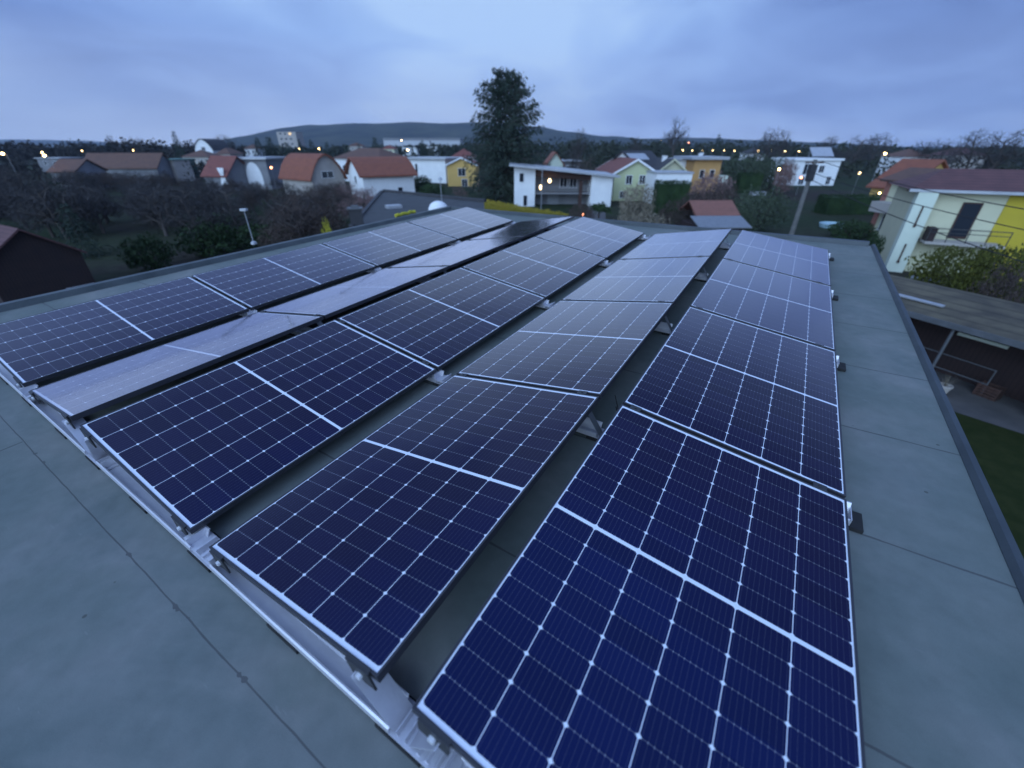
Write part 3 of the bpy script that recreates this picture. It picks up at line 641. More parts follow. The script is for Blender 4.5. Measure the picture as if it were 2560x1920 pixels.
MB().box(1.1, 4.9, -1.35, -.063, 2.05, 2.2).build('balcony_floor', M_['beige'], yh)
rl = MB().box(1.1, 4.9, -1.35, -1.31, 2.98, 3.03).box(1.1, 4.9, -1.34, -1.32, 2.74, 2.78)
for i in range(5): x = 1.1 + .94 * i; rl.box(x, x + .04, -1.35, -1.31, 2.2, 2.98)
rl.build('railing', M_['clamp'], yh)
MB().box(1.13, 1.5, -1.25, -.4, 2.2, 3.0).build('balcony_cabinet', M_['darkwood'], yh)
# ---- lean-to beside the right edge of our roof
g0 = Vector((14.0, 14.3)); dv = Vector((.387, -.922)); gA = g0 - dv * 6; gB = g0 + dv * 10
lt = empty('lean_to', 'dark open fronted lean-to with brown littered roof and pale gutter', 'shed', T(gA.x, gA.y, 0, math.atan2(dv.y, dv.x)))
mossy = mat('littered_felt', (.055, .046, .034), (.13, .108, .068), 1.0, .95, bump=.4, bscale=9, stripes=((0, 1, 0), .62, .35))
MB().prism([(0, 0, 2.32), (0, 3.3, 2.66), (0, 3.3, 2.74), (0, 0, 2.40)], (16, 0, 0)).build('roof', mossy, lt)
MB().prism([(0, -.12, 2.26), (0, -.003, 2.26), (0, -.003, 2.42), (0, -.02, 2.42), (0, -.03, 2.30), (0, -.10, 2.30), (0, -.12, 2.40)], (16, 0, 0)).build('gutter', M_['dkmetal'], lt)
MB().box(0, 16, 2.0, 2.1, -.05, 2.45).box(0, .1, .2, 2.0, -.05, 2.34).box(15.9, 16, .2, 2.0, -.05, 2.34).build('wall', M_['darkwood'], lt)
for x in (1.0, 7.65, 14.2): MB().tube((x, .06, 0), (x, .06, 2.32), .045, None, 8).build('post', M_['dkmetal'], lt)
lbM = Matrix.Translation((gA.x, gA.y, 0)) @ Matrix.Rotation(math.atan2(dv.y, dv.x), 4, 'Z')
tag(MB().box(0, 1.35, -.07, .02, 0, .1).build('board', M_['palegreen'], None, lbM @ Matrix.Translation((7.2, 1.94, 1.55))), 'pale board fixed level on the dark wall under the lean-to', 'board')
fr_ = MB().tube((0, 0, 0), (0, 0, 1.0), .02).tube((2.4, 0, 0), (2.4, 0, 1.0), .02).tube((0, 0, .98), (2.4, 0, .98), .02).tube((0, 0, .45), (2.4, 0, .45), .02)
tag(fr_.build('clothes_rack', M_['dkmetal'], None, lbM @ Matrix.Translation((6.4, 1.2, 0))), 'low thin metal rack standing in the dark lean-to', 'rack')
cr = empty('crate', 'brown slatted crate on the patio under the lean-to', 'crate', lbM @ Matrix.Translation((8.9, 1.35, .01)))
cm = MB().box(-.3, .3, -.2, .2, 0, .03)
for q in range(4): cm.box(-.3, .3, -.2, -.18, .05 + q * .1, .12 + q * .1).box(-.3, .3, .18, .2, .05 + q * .1, .12 + q * .1).box(-.3, -.28, -.18, .18, .05 + q * .1, .12 + q * .1).box(.28, .3, -.18, .18, .05 + q * .1, .12 + q * .1)
for sx_ in (-1, 1):
    for sy_ in (-1, 1): cm.box(sx_ * .27 - .02, sx_ * .27 + .02, sy_ * .165 - .015, sy_ * .165 + .015, .03, .45)
cm.build('slats', M_['brown'], cr)
pt2 = empty('flower_pot', 'pale flower pot with dry plant at the edge of the patio', 'flower pot', lbM @ Matrix.Translation((8.2, .1, .01)))
MB().lathe([(.12, 0), (.19, .3), (.21, .3), (.21, .36), (.17, .36), (.15, .3)], 14).build('pot', M_['beige'], pt2)
tw_ = MB(); rr0 = random.Random(6)
for q in range(26): d_ = Vector((rr0.gauss(0, .45), rr0.gauss(0, .45), 1)).normalized(); tw_.tube((0, 0, .3), Vector((0, 0, .3)) + d_ * rr0.uniform(.25, .5), .006, .002, 3, False)
tw_.build('dry_plant', M_['twig_pale'], pt2)
bn = empty('bin', 'dark round bin with green lid at the end of the patio', 'bin', lbM @ Matrix.Translation((10.35, 1.0, 0)))
MB().lathe([(.26, 0), (.31, .75), (.32, .78)], 14).build('body', M_['rubber'], bn); MB().lathe([(.34, .785), (.33, .84), (.1, .89)], 14).build('lid', M_['darkgreen'], bn)
for q, (x, y, s, r) in enumerate(((5.3, 1.0, .9, .3), (9.2, .9, .5, -.2))):
    lit_ = MB().box(0, s * 1.6, 0, .16, 0, .05); tag(lit_.build('plank', M_['sheet'], None, lbM @ Matrix.Translation((x, y, 2.45 + y * .1)) @ Matrix.Rotation(.103, 4, 'X')), ['long pale plank lying on the lean-to roof', 'short pale plank lying on the lean-to roof near its far end'][q], 'plank')
# patio and mown lawn by the lean-to
def patch(name, pts, m, z): tag(MB().quad(*[(x, y, z) for x, y in pts]).build(name, M_[m]), kind='structure')
patch('patio', [(11.5, 13.8), (12.9, 11.2), (14.4, 11.2), (16.3, 8.8), (21, 10.5), (16.5, 19.5), (12, 17)], 'paving', .008)
patch('lawn', [(2, 12), (9, 22), (13, 20), (17.6, 9.6), (18, -2), (6, -6)], 'lawn2', .004)
patch('path', [(7.5, 44), (9.5, 44), (13, 62), (10.5, 62)], 'paving', .008)
patch('road', [(-420, 230), (-420, 223), (420, 223), (420, 230)], 'asphalt', .008)
# ---- shed with red and grey roof
sp0 = at(1747, 571, 33.5); sp1 = at(1880, 571, 33.5)
sh = empty('garden_shed', 'dark garden shed with red tiles above a grey lean roof beyond the far roof edge', 'shed', T(sp0.x, sp0.y, 0, 0)); w_ = sp1.x - sp0.x; z = sp0.z
MB().box(.3, w_ - .2, .5, 4.6, -.1, z - .02).build('wall', M_['darkwood'], sh)
MB().prism([(0, 0, z), (0, 2.1, z + .55), (0, 2.1, z + .62), (0, 0, z + .07)], (w_, 0, 0)).build('lower_roof', M_['sheet'] if 0 else M_['metal'], sh)
MB().prism([(.5, 2.11, z + .40), (.5, 4.2, z + 1.45), (.5, 4.2, z + 1.55), (.5, 2.11, z + .62)], (w_ - .5, 0, 0)).prism([(.5, 4.21, z + 1.45), (.5, 6.2, z + .5), (.5, 6.2, z + .6), (.5, 4.21, z + 1.55)], (w_ - .5, 0, 0)).build('upper_roof', tile('salmon_tiles', (.26, .105, .075), (.20, .085, .06)), sh)

# ---- left of the spruce
a, b, z = eav((1117, 413, 98), (1190, 413, 98))
yl = house('ochre_house', 'small ochre house with white bargeboards and white framed window left of the spruce', a, b, z, 9, ('y', GABLE), 'ochre', 'tile_red', [('f', .5, 2.7, 1.6, 1.5), ('f', .58, .7, 1.3, 1.5)], rise=1.3, over=.4, fascia='white')
a, b, z = eav((1005, 396, 112), (1112, 400, 106))
house('long_white_house', 'long white house with thin pale roof and dark shutters behind the dark flat roof', a, b, z, 9, ('flat', None), 'white', 'sheet', [('f', .18, 2.9, .8, 2.0), ('f', .33, 2.9, .8, 2.0), ('f', .2, .9, 1, 1.4)], over=.7, thick=.35)
a, b, z = eav((905, 438, 73), (1033, 433, 77.5))
house('arched_roof_house', 'white house with wide red curved tile roof behind bare pinkish trees', a, b, z, 9, ('x', [(0, 0), (.22, .56), (.4, .9), (.5, 1), (.6, .9), (.78, .56), (1, 0)]), 'white', 'tile_orange', [('f', .7, 1.1, .9, 1.0), ('l', .5, 2.6, 1.3, 1.2)], rise=2.2, over=.6, thick=.25)
a, b, z = eav((704, 440, 82), (778, 443, 76))
house('orange_arch_house', 'house with big orange arched roof and a round topped end window', a, b, z, 6.0, ('x', ARCH), 'beige', 'tile_orange', [('r', .5, 3.3, 2.2, 1.1)], rise=3.2, over=.45, thick=.25)
a, b, z = eav((836, 395, 115), (948, 399, 106))
house('white_hip_house', 'white house with faded orange hipped roof behind the arched roofs', a, b, z, 9, ('hip', None), 'white', 'tile_brown', [('f', .2, 2.8, 1.2, 1.3), ('f', .6, 2.8, 1.2, 1.3)], rise=2.2, over=.5)
a, b, z = eav((582, 399, 90), (662, 398, 90))
ga = house('grey_arch_house', 'grey flat roofed house with white arched bay and one lit window', a, b, z, 8, ('flat', None), 'grey', 'sheet', [('f', .07, 3.4, .9, 1.5, 'lit')], over=.5, thick=.35)
arch = [(math.cos(t) * 1.5, -.12, 2.2 + math.sin(t) * 2.6) for t in [math.pi * i / 12 for i in range(13)]]; w_ = (b - a).length
MB().prism([(w_ * .55 + x, y, zz) for x, y, zz in [(1.5, -.12, 0)] + arch + [(-1.5, -.12, 0)]], (0, .115, 0)).build('arched_bay', M_['white'], ga)
a, b, z = eav((508, 437, 88), (566, 437, 86))
ro = house('rust_house', 'rust red roofed house with white slanted boards left of the grey arch house', a, b, z, 6, ('x', GABLE), 'grey', 'tile_red', [], rise=2.9, over=.4)
w_ = (b - a).length
for s, x in ((1, w_ * .72), (-1, w_ * .90)): MB().prism([(x, -.3, 1.2), (x + .7, -.3, 1.2), (x + .7 + s * 1.0, -.3, z + 1.2), (x + s * 1.0, -.3, z + 1.2)], (0, .08, 0)).build('slanted_board', M_['white'], ro)
a, b, z = eav((426, 400, 116), (452, 400, 116))
house('green_shed', 'tall dark green shed beside the long brown roof', a, b, z, 5, ('flat', None), 'darkgreen', 'teal', [], over=.1, cat='shed')
a, b, z = eav((393, 399, 112), (430, 400, 110))
house('canopy', 'low canopy with weathered green roof next to the green shed', a, b, z, 4, ('flat', None), 'beige', 'teal', [('f', .5, 1.3, 1.4, 1.2)], over=.3, cat='canopy')
a, b, z = eav((208, 420, 106), (390, 416, 106))
house('long_brown_house', 'long low house with wide brown tiled roof at the left', a, b, z, 6, ('x', GABLE), 'grey', 'tile_brown', [], rise=2.6, over=.4)
a, b, z = eav((124, 429, 90), (186, 429, 90))
house('small_red_house', 'small grey house with dull brown red roof in the trees at far left', a, b, z, 7, ('x', GABLE), 'grey', 'tile_brown', [('f', .3, 1.2, 1, 1)], rise=1.9, over=.35)
glas = MB()
for q in range(4): glas.box(q * 1.1, q * 1.1 + 1.02, 0, .06, .9, 1.7)
gp = at(122, 440, 86); gh = empty('greenhouse', 'low pale greenhouse strip in front of the small house at far left', 'greenhouse', T(gp.x, gp.y, 0)); glas.build('panes', M_['white'], gh); MB().box(-.05, 4.45, .062, 2.2, 0, 1.6).build('body', M_['grey'], gh); MB().prism([(-.1, -.1, 1.705), (-.1, 2.3, 1.9), (-.1, 2.3, 1.96), (-.1, -.1, 1.765)], (4.6, 0, 0)).build('roof', M_['sheet'], gh)
a, b, z = eav((487, 374, 190), (531, 374, 190))
house('white_barrel_house', 'distant white house with rounded gable among bare trees', a, b, z, 12, ('y', ARCH), 'white', 'tile_dark', [('f', .5, 6.5, 1.6, 1.4), ('f', .5, 3.5, 3, 1.6)], rise=3.6, over=.3)
a, b, z = eav((690, 330, 430), (738, 330, 430))
house('apartment_block', 'tall beige apartment block rising in front of the hill', a, b, z, 14, ('flat', None), 'beige', 'beige', [('f', u, zz, 2.4, 1.7, 'lit' if (u, zz) == (.7, 17) else None) for u in (.2, .45, .7) for zz in (5, 9, 13, 17)], over=.1, cat='apartment block')
a, b, z = eav((958, 349, 640), (1150, 352, 640))
house('industrial_hall', 'long pale industrial hall at the foot of the hill', a, b, z, 40, ('flat', None), 'sheet', 'grey', [], over=.5, thick=2.5, cat='hall')
far = [(1005, 368, 1042, 300, 'white', 'tile_dark', 'flat', 'distant pale pink block under the hill left of the spruce'), (1065, 366, 1092, 330, 'white', 'tile_dark', 'flat', 'small distant white block near the dark conifers'),
       (870, 365, 905, 300, 'beige', 'tile_brown', 'hip', 'distant beige house with brown hip roof under the hill'), (955, 372, 985, 260, 'cream', 'tile_red', 'hip', 'distant cream house with red hip roof under the hill'),
       (610, 372, 640, 240, 'white', 'tile_brown', 'hip', 'distant white house beside the street lamp left of the conifers'), (1130, 392, 1185, 125, 'beige', 'tile_red', 'hip', 'low red roofed house behind the ochre house'),
       (540, 385, 575, 170, 'beige', 'tile_brown', 'hip', 'low beige house behind the rust red roof'), (455, 392, 520, 150, 'beige', 'tile_brown', 'hip', 'long dull brown roofed house below the white barrel house'),
       (1368, 410, 1408, 92, 'palegreen', 'tile_orange', 'gab', 'small pale green gable house with orange roof behind the white flat roof'), (1410, 404, 1450, 96, 'grey', 'sheet', 'flat', 'grey blue flat house behind the white flat roof'),
       (2260, 392, 2330, 130, 'white', 'tile_brown', 'hip', 'white house behind the yellow house roof at right'), (2380, 388, 2470, 140, 'beige', 'tile_wine', 'hip', 'distant house with wine red roof behind the yellow house'),
       (1875, 384, 1915, 180, 'white', 'tile_dark', 'hip', 'distant white house right of the lamp row'), (90, 396, 150, 150, 'grey', 'sheet', 'flat', 'dim grey flat building in the far left trees')]
for (x0, y, x1, Y, wm, rm, k, lab) in far:
    a, b, z = eav((x0, y, Y), (x1, y, Y))
    house('distant_house', lab, a, b, z, 8, ('hip', None) if k == 'hip' else ('y', GABLE) if k == 'gab' else ('flat', None), wm, rm, [('f', .3, z - 1.3, 1, 1.2), ('f', .7, z - 1.3, 1, 1.2)], rise=1.9, over=.4)
# ---- dark flat roof just beyond ours, with skylight and dome
c0, c1, c2, c3 = at(868, 560, 33), at(957, 483, 46), at(1208, 508, 41), at(1208, 560, 26)
zf = 3.35
def lvl(px, py): p = gnd(px, py, zf); return Vector((p.x, p.y))
q = [lvl(885, 575), lvl(957, 483), lvl(1210, 510), lvl(1215, 575)]
fr = empty('dark_flat_building', 'low building with wide dark felt roof just beyond the far left corner', 'building', T(0, 0, 0))
bm_fix(MB().prism([(p.x, p.y, -.1) for p in q], (0, 0, zf + .09)).build('wall', M_['tile_dark'], fr)); bm_fix(MB().prism([(p.x, p.y, zf) for p in q], (0, 0, .12)).build('roof', M_['darkgrey'], fr))
def strip(a, b, h, wd, m, nm): d = b - a; n_ = Vector((-d.y, d.x)).normalized() * wd; return bm_fix(MB().prism([(a.x, a.y, zf + .125), (b.x, b.y, zf + .125), (b.x + n_.x, b.y + n_.y, zf + .125), (a.x + n_.x, a.y + n_.y, zf + .125)], (0, 0, h)).build(nm, m, fr))
strip(q[1], q[2], .22, .3, M_['tile_dark'], 'parapet'); strip(q[0], q[1], .12, .25, M_['tile_dark'], 'parapet')
p = lvl(985, 524); MB().box(-.55, .55, -.4, .4, .12, .32).build('skylight', M_['sheet'], fr, T(p.x, p.y, zf, .5))
p = lvl(1097, 533)
dm = MB().lathe([(.72, 0), (.72, .08), (.68, .24), (.59, .42), (.43, .57), (.23, .66), (.05, .69)], 20); tag(dm.build('dome_cover', M_['white'], None, T(p.x, p.y, zf + .12), True), 'round white dome cover standing on the dark flat roof', 'dome')
p2 = lvl(1106, 521); vm = empty('vent_mast', 'thin mast with a small cap behind the white dome', 'mast', T(p2.x, p2.y, zf + .12)); MB().tube((0, 0, 0), (0, 0, 1.8), .04, .03).build('pole', M_['metal'], vm); MB().lathe([(.06, 1.8), (.16, 1.84), (.12, 1.98), (.02, 2.05)], 10).build('cap', M_['sheet'], vm)
p = at(892, 548, 25.5)
cs = empty('chimney_stack', 'dark brick chimney with pale cap near the left roof edge', 'chimney', T(p.x, p.y, 0, .3)); MB().box(-.35, .35, -.3, .3, 0, p.z + .55).build('stack', M_['tile_dark'], cs); MB().box(-.42, .42, -.37, .37, p.z + .553, p.z + .63).box(-.2, .2, -.15, .15, p.z + .633, p.z + .74).build('cap', M_['dkmetal'], cs)
# ---- dark wooden house at the near left
b = at(200, 628, 23); z = b.z; a = Vector((b.x - 3.7 * math.cos(R(62)), b.y - 3.7 * math.sin(R(62)), z)); md = (a + b) / 2; ap = at(47, 562, md.y)
dk = house('dark_wooden_house', 'dark wooden house with faded red roof and gable end at the near left', a, b, z, 8, ('y', GABLE), 'darkwood', 'tile_wine', [], rise=ap.z - z - .25, over=.2, thick=.10)
bd = empty('pale_box', 'pale blue grey garden box beside the dark wooden house', 'box', T(b.x + .45, b.y - 1.2, .0, R(62))); MB().box(-.55, .55, -.35, .35, 0, .82).build('body', M_['sheet'], bd); MB().prism([(-.6, -.4, .823), (.6, -.4, .823), (.6, .4, .92), (-.6, .4, .92)], (0, 0, .05)).build('lid', M_['sheet'], bd)

# ---------------------------------------------------------------- utility pole and cables
pb = gnd(1975, 597); pb = Vector((pb.x * .9, pb.y * .9, 0)); pt_ = at(2042, 408, pb.y)
up = empty('utility_pole', 'tall weathered wooden utility pole with cable arm beyond the far right corner', 'pole', T(pb.x, pb.y, 0))
hp = 6.6
MB().tube((0, 0, -.1), (0, 0, hp), .20, .14, 10).build('pole', mat('weathered_pole_wood', (.17, .165, .155), (.10, .097, .092), 2.5, .9), up)
MB().box(-.22, .22, -.2, .2, hp - 1.5, hp - .35).build('junction_box', M_['clamp'], up)
MB().box(-.7, .7, -.05, .05, hp - .25, hp - .15).build('cross_arm', M_['brown'], up)
ends = [((2560, 508, 18), .55, 'upper'), ((2560, 560, 18), -.5, 'middle'), ((2560, 640, 16), 0, 'lowest')]
for k, ((px, py, Y), ox, nm) in enumerate(ends):
    A = Vector((pb.x + ox, pb.y, hp - .12 - .6 * k)); B = at(px, py, Y); d = B - A; B = A + d * 1.25; cb = MB(); pts = []
    for i in range(17):
        t = i / 16; p = A.lerp(B, t); p.z -= .9 * 4 * t * (1 - t) * .35; pts.append(p)
    for p_, q_ in zip(pts, pts[1:]): cb.tube(p_, q_, .022, None, 5, False)
    tag(cb.build('overhead_cable', M_['rubber']), '%s black overhead cable running from the utility pole past the yellow house' % nm, 'cable', 'overhead cables')
sl = at(1356, 425, 55); bl = Vector((sl.x, sl.y, 0))
st = empty('street_pole', 'tall thin grey street pole in front of the white house', 'pole', T(*bl.xy, 0)); MB().tube((0, 0, 0), (0, 0, sl.z), .075, .05, 8).build('pole', M_['metal'], st); MB().box(-.5, .1, -.06, .06, sl.z, sl.z + .12).build('head', M_['metal'], st)
p = at(1352, 467, 54.8); MB().lathe([(.04, -.3), (.1, -.2), (.11, .1), (.03, .22)], 8, (p.x - bl.x - .05, p.y - bl.y - .2, p.z)).build('lit_pole_glow', M_['lampwhite'], st)  # glowing piece stands in for lamplight falling on the pole

# ---------------------------------------------------------------- lit street lamps
def lamp_proto():
    r = empty('street_lamp', 'x', 'street lamp', None, 'lit street lamps in the distance')
    MB().tube((0, 0, 0), (0, 0, 5.9), .07, .045, 6).build('pole', M_['metal'], r)
    MB().tube((0, 0, 5.9), (0, -.7, 6.05), .035, .03, 5).build('arm', M_['metal'], r)
    MB().lathe([(.03, -.2), (.19, -.13), (.24, 0), (.17, .12), (.04, .18)], 8, (0, -.75, 5.95)).build('lamp_head', M_['lamp'], r)
    return r
LP = None
lamps = [(6, 384, 'at the far left edge of the town'), (105, 381, 'above the small red house'), (111, 389, 'just under the first lamp above the small red house'), (205, 377, 'over the left end of the long brown roof'), (331, 375, 'over the middle of the long brown roof'), (456, 373, 'left of the white barrel house'),
         (539, 372, 'right of the white barrel house'), (568, 373, 'small one over the rust red roof'), (619, 372, 'left of the dark conifers'), (797, 372, 'over the orange arched roof'), (1004, 351, 'below the hill beside the industrial hall'), (1019, 375, 'over the long white house'), (748, 372, 'right of the dark conifers'),
         (1654, 351, 'high on the slope right of the lime house'), (1707, 375, 'leftmost of the row beyond the orange house'), (1731, 376, 'second of the row beyond the orange house'), (1755, 375, 'above the dish of the orange house'), (1782, 376, 'fourth of the row beyond the orange house'), (1810, 376, 'bright fifth of the row beyond the orange house'),
         (1836, 377, 'faint one right of the bright fifth lamp'), (1896, 377, 'first of the row left of the white flat house'), (1928, 377, 'second of the row left of the white flat house'), (1963, 378, 'third of the row left of the white flat house'), (1998, 378, 'nearest to the white flat house'), (2213, 384, 'between the white flat house and yellow house')]
for k, (px, py, where) in enumerate(lamps):
    if LP is None: LP = lamp_proto(); o = LP
    else: o = copy_tree(LP)
    d = ray(px, py); tz = 5.95 if py > 366 else 9.0
    Y = (5.95 - 7.5) / d.z * d.y if py > 366 else 420
    Y = max(90, min(Y, 420)); p = at(px, py, Y)
    o.matrix_world = T(p.x, p.y + .75, p.z - 5.95, 0, 1.0)
    hs = (.62 if 1690 < px < 2010 else (1.25, .85, 1.0, .7, 1.1)[k % 5]) * (1 if Y < 200 else 1.5)
    for ch in o.children:
        if ch.name.startswith('lamp_head'): ch.matrix_local = Matrix.Translation((0, -.75, 5.95)) @ Matrix.Diagonal((hs, hs, hs, 1)) @ Matrix.Translation((0, .75, -5.95)); o['label'] = 'warm lit street lamp ' + where
for (px, py, Y, lab, m) in ((1148, 0, 0, '', ''),): pass
for (px, py, Y, lab, m) in ((678, 419, 76, 'orange glowing garden lamp left of the orange arched roof', 'lampred'), (1948, 423, 80, 'small garden lamp glowing by the dark red bush', 'lamp'), (2149, 433, 74, 'bright round garden lamp right of the white flat house', 'lampwhite'), (2003, 444, 80, 'dim yellow lamp in front of the white flat house', 'lampred'), (2199, 483, 56, 'yellow porch lamp under the orange tiled house', 'lamp'), (1457, 537, 46, 'low orange lamp at the foot of the white house pillar', 'lampred'), (1722, 357, 420, 'reddish light far up the slope', 'lampred')):
    p = at(px, py, Y); r = empty('garden_lamp', lab, 'lamp', T(p.x, p.y, 0), 'glowing garden lamps')
    MB().tube((0, 0, 0), (0, 0, p.z - .1), .03, .025, 6).build('pole', M_['metal'], r)
    s = .10 if Y < 60 else .17 if Y < 100 else .5
    MB().lathe([(.02, -s), (s * .8, -s * .6), (s, 0), (s * .8, s * .6), (.02, s)], 8, (0, 0, p.z)).build('lamp_head', M_[m], r)

# ---------------------------------------------------------------- vegetation
def bare_tree(seed, upright=.5, dense=1.0):
    """unit tree, 1 high: (trunk+limbs, twigs)"""
    rnd = random.Random(seed); tr = MB(); tw = MB()
    def rib(a, d, L, wd):
        u = d.cross(Vector((rnd.gauss(0, 1), rnd.gauss(0, 1), rnd.gauss(0, 1)))).normalized() * wd
        m_ = a + d * L * .55 + Vector((rnd.gauss(0, 1), rnd.gauss(0, 1), rnd.gauss(0, .6))) * L * .07; e = a + d * L
        tw.quad(a - u, a + u, m_ + u * .7, m_ - u * .7); tw.quad(m_ - u * .7, m_ + u * .7, e)
    def grow(p, d, L, r, lev):
        e = p + d * L
        if lev < 3: tr.tube(p, e, r, r * .68, 5 if lev < 2 else 4, False)
        else: rib(p, d, L, .0030)
        n = (5, 5, 6, int(6 * dense), 0)[lev]
        for i in range(n):
            t = .35 + .65 * (i + rnd.random()) / n if lev else .45 + .55 * (i + rnd.random()) / n
            b = p + d * L * t
            ax = d.orthogonal().normalized(); ax.rotate(Matrix.Rotation(i * 2.4 + rnd.random(), 3, d))
            nd = (d * upright + ax * rnd.uniform(.45, .95) + Vector((0, 0, .22 * upright))).normalized()
            if lev == 3:
                rib(b, nd, L * rnd.uniform(.45, .9), .0021)
                if rnd.random() < .6: rib(b, (nd + ax * .5).normalized(), L * rnd.uniform(.3, .7), .0019)
            else: grow(b, nd, L * rnd.uniform(.52, .74), r * .5, lev + 1)
        if lev == 0: grow(e, (d + Vector((rnd.gauss(0, .1), rnd.gauss(0, .1), .3))).normalized(), L * .7, r * .65, 1)
    grow(Vector((0, 0, -.02)), Vector((rnd.gauss(0, .06), rnd.gauss(0, .06), 1)).normalized(), .36, .022, 0)
    zmax = max(v[2] for v in tw.v); s = 1 / zmax
    for mb in (tr, tw): mb.v = [(x * s, y * s, z * s) for x, y, z in mb.v]
    return tr, tw
def leaf(mb, p, s, rnd, flat=.0):
    n_ = Vector((rnd.gauss(0, 1), rnd.gauss(0, 1), rnd.gauss(0, 1) + flat)).normalized(); u = n_.orthogonal().normalized(); u.rotate(Matrix.Rotation(rnd.uniform(0, 6.28), 3, n_)); v = n_.cross(u)
    mb.quad(p - u * s, p + v * s * .55, p + u * s, p - v * s * .55)
def bush(seed, n=1500, size=.045, lump=.3, box=False):
    """leafy mass in a unit half-space: x,y in [-1,1], z in [0,1]"""
    rnd = random.Random(seed); mb = MB()
    if box: mb.box(-.97, .97, -.82, .82, 0, .90)
    for _ in range(n):
        while True:
            d = Vector((rnd.gauss(0, 1), rnd.gauss(0, 1), rnd.gauss(0, 1))).normalized()
            if box:
                p = Vector((rnd.uniform(-1, 1), rnd.uniform(-1, 1), rnd.uniform(0, 1))); f = rnd.randrange(5)
                if f < 2: p.y = (-1, 1)[f] * rnd.uniform(.8, 1)
                elif f == 2: p.z = rnd.uniform(.88, 1)
                elif f == 3: p.x = rnd.choice((-1, 1)) * rnd.uniform(.97, 1)
                p.z *= 1 + .07 * noise.noise(Vector((p.x * 9, p.y * 2, seed))); p.y *= 1 + .15 * noise.noise(Vector((p.x * 12, p.z * 3, seed)))
            else:
                k = 1 + lump * noise.noise(d * 2.1 + Vector((seed, 0, 0))) + lump * .5 * noise.noise(d * 5 + Vector((0, seed, 0)))
                p = d * k * (rnd.random() ** .28) * .86; p.z = (p.z + .86) / 1.72
                if noise.noise(p * 4.5 + Vector((0, 0, seed))) < -.22: continue
            break
        leaf(mb, p, size * rnd.uniform(.6, 1.3), rnd)
    return mb
def conifer(seed, tiers=16, prof=None, open_=.0, fine=1):
    """unit conifer: 1 high, radius 1; drooping sprays of needles along real branches"""
    rnd = random.Random(seed); tr = MB(); cr = MB(); prof = prof or (lambda h: (1 - h) ** .85)
    tr.tube((0, 0, -.01), (0, 0, .97), .022, .004, 7)
    for k in range(tiers):
        h = .03 + .95 * k / tiers; r = prof(h); nb = max(4, int((5 + 6 * r) * fine))
        for i in range(nb):
            if rnd.random() < open_: continue
            a = 6.283 * (i + rnd.random()) / nb; hh = h + rnd.uniform(-.02, .02); L = r * rnd.uniform(.62, 1.08) if fine == 1 else r * rnd.choice((.6, .8, .95, 1.0, 1.1)) * rnd.uniform(.92, 1.06)
            up_ = .02 + .50 * hh ** 1.6 if fine > 1 else .10 + .22 * hh
            d = Vector((math.cos(a), math.sin(a), 0)); tip = d * L + Vector((0, 0, hh + up_ * L * .38))
            if fine > 1: tip.z -= .055 * L * (1 - hh)
            b0 = Vector((0, 0, hh)); side = Vector((-d.y, d.x, 0))
            if fine > 1: tr.tube(b0, tip, .006, .0015, 3, False)
            m_ = int((9 if fine == 1 else 46) * (L ** .7 + .25))
            for j in range(m_):
                t = (j + rnd.random()) / m_; t = .12 + .88 * t; p = b0.lerp(tip, t); sp = (.075 + .10 * (1 - t) if fine > 1 else .085 + .13 * (1 - t)) * (.55 + .5 * L)
                q_ = p + side * rnd.gauss(0, sp * .9); q_.z += rnd.uniform(-.035, .012) * (.5 + L)
                s = (.040 if fine > 1 else .075) * rnd.uniform(.6, 1.25)
                e = (d * .8 + side * rnd.uniform(-.9, .9)).normalized() * s * 1.5; e.z = -s * rnd.uniform(.05, .35) * 1
                n_ = side * s * .45; zsc_ = Vector((0, 0, s * .18))
                cr.quad(q_ - e * .3, q_ + n_ * .8 + e * .3, q_ + e, q_ - n_ * .8 + e * .3)
                cr.quad(q_ - e * .2 + zsc_, q_ + Vector((0, 0, -s * .35)) + e * .35, q_ + e * .9 - zsc_)
    return tr, cr
def as_meshes(pair, bark, leafm, n1='trunk', n2='crown'): return pair[0].mesh(n1, M_[bark]), pair[1].mesh(n2, M_[leafm])
def plant(name, meshes, label, cat, group, x, y, h, r, rz=0., z=0.):
    root = empty(name, label, cat, T(x, y, z, rz, (r, r, h)), group)
    for me in meshes: link(me.name.split('.')[0], me, root)
    return root
BT = {}
for key, m_ in (('grey', 'twig_grey'), ('brown', 'twig_brown'), ('pink', 'twig_pink'), ('pale', 'twig_pale')):
    BT[key] = [as_meshes(bare_tree(sd, up_, 1.0), 'bark', m_) for sd, up_ in ((11, .35), (23, .5), (37, .28))]
TALL = [as_meshes(bare_tree(sd, .85, .7), 'bark', 'twig_grey') for sd in (51, 52)]
CON = [as_meshes(conifer(sd, 15), 'bark', 'needle') for sd in (5, 6)]
def bare(kind, px, pytop, Y, label, group, rnd, wide=1.0, name='bare_tree'):
    p = at(px, pytop, Y); h = max(p.z, 1.2)
    return plant(name, rnd.choice(BT[kind]), label, 'tree', group, p.x, p.y, h, h * wide, rnd.uniform(0, 6.28))

# --- the big spruce
t0 = at(1263, 163, 72); HS = t0.z
def sprof(h):
    pts = [(0, .8), (.15, .9), (.33, .95), (.45, 1.0), (.52, .88), (.63, .78), (.75, .66), (.86, .46), (.92, .32), (.97, .17), (1, .05)]
    for (a, ra), (b, rb) in zip(pts, pts[1:]):
        if a <= h <= b: return ra + (rb - ra) * (h - a) / (b - a)
    return .1
trk, crw = conifer(77, 22, sprof, .12, 1.2)
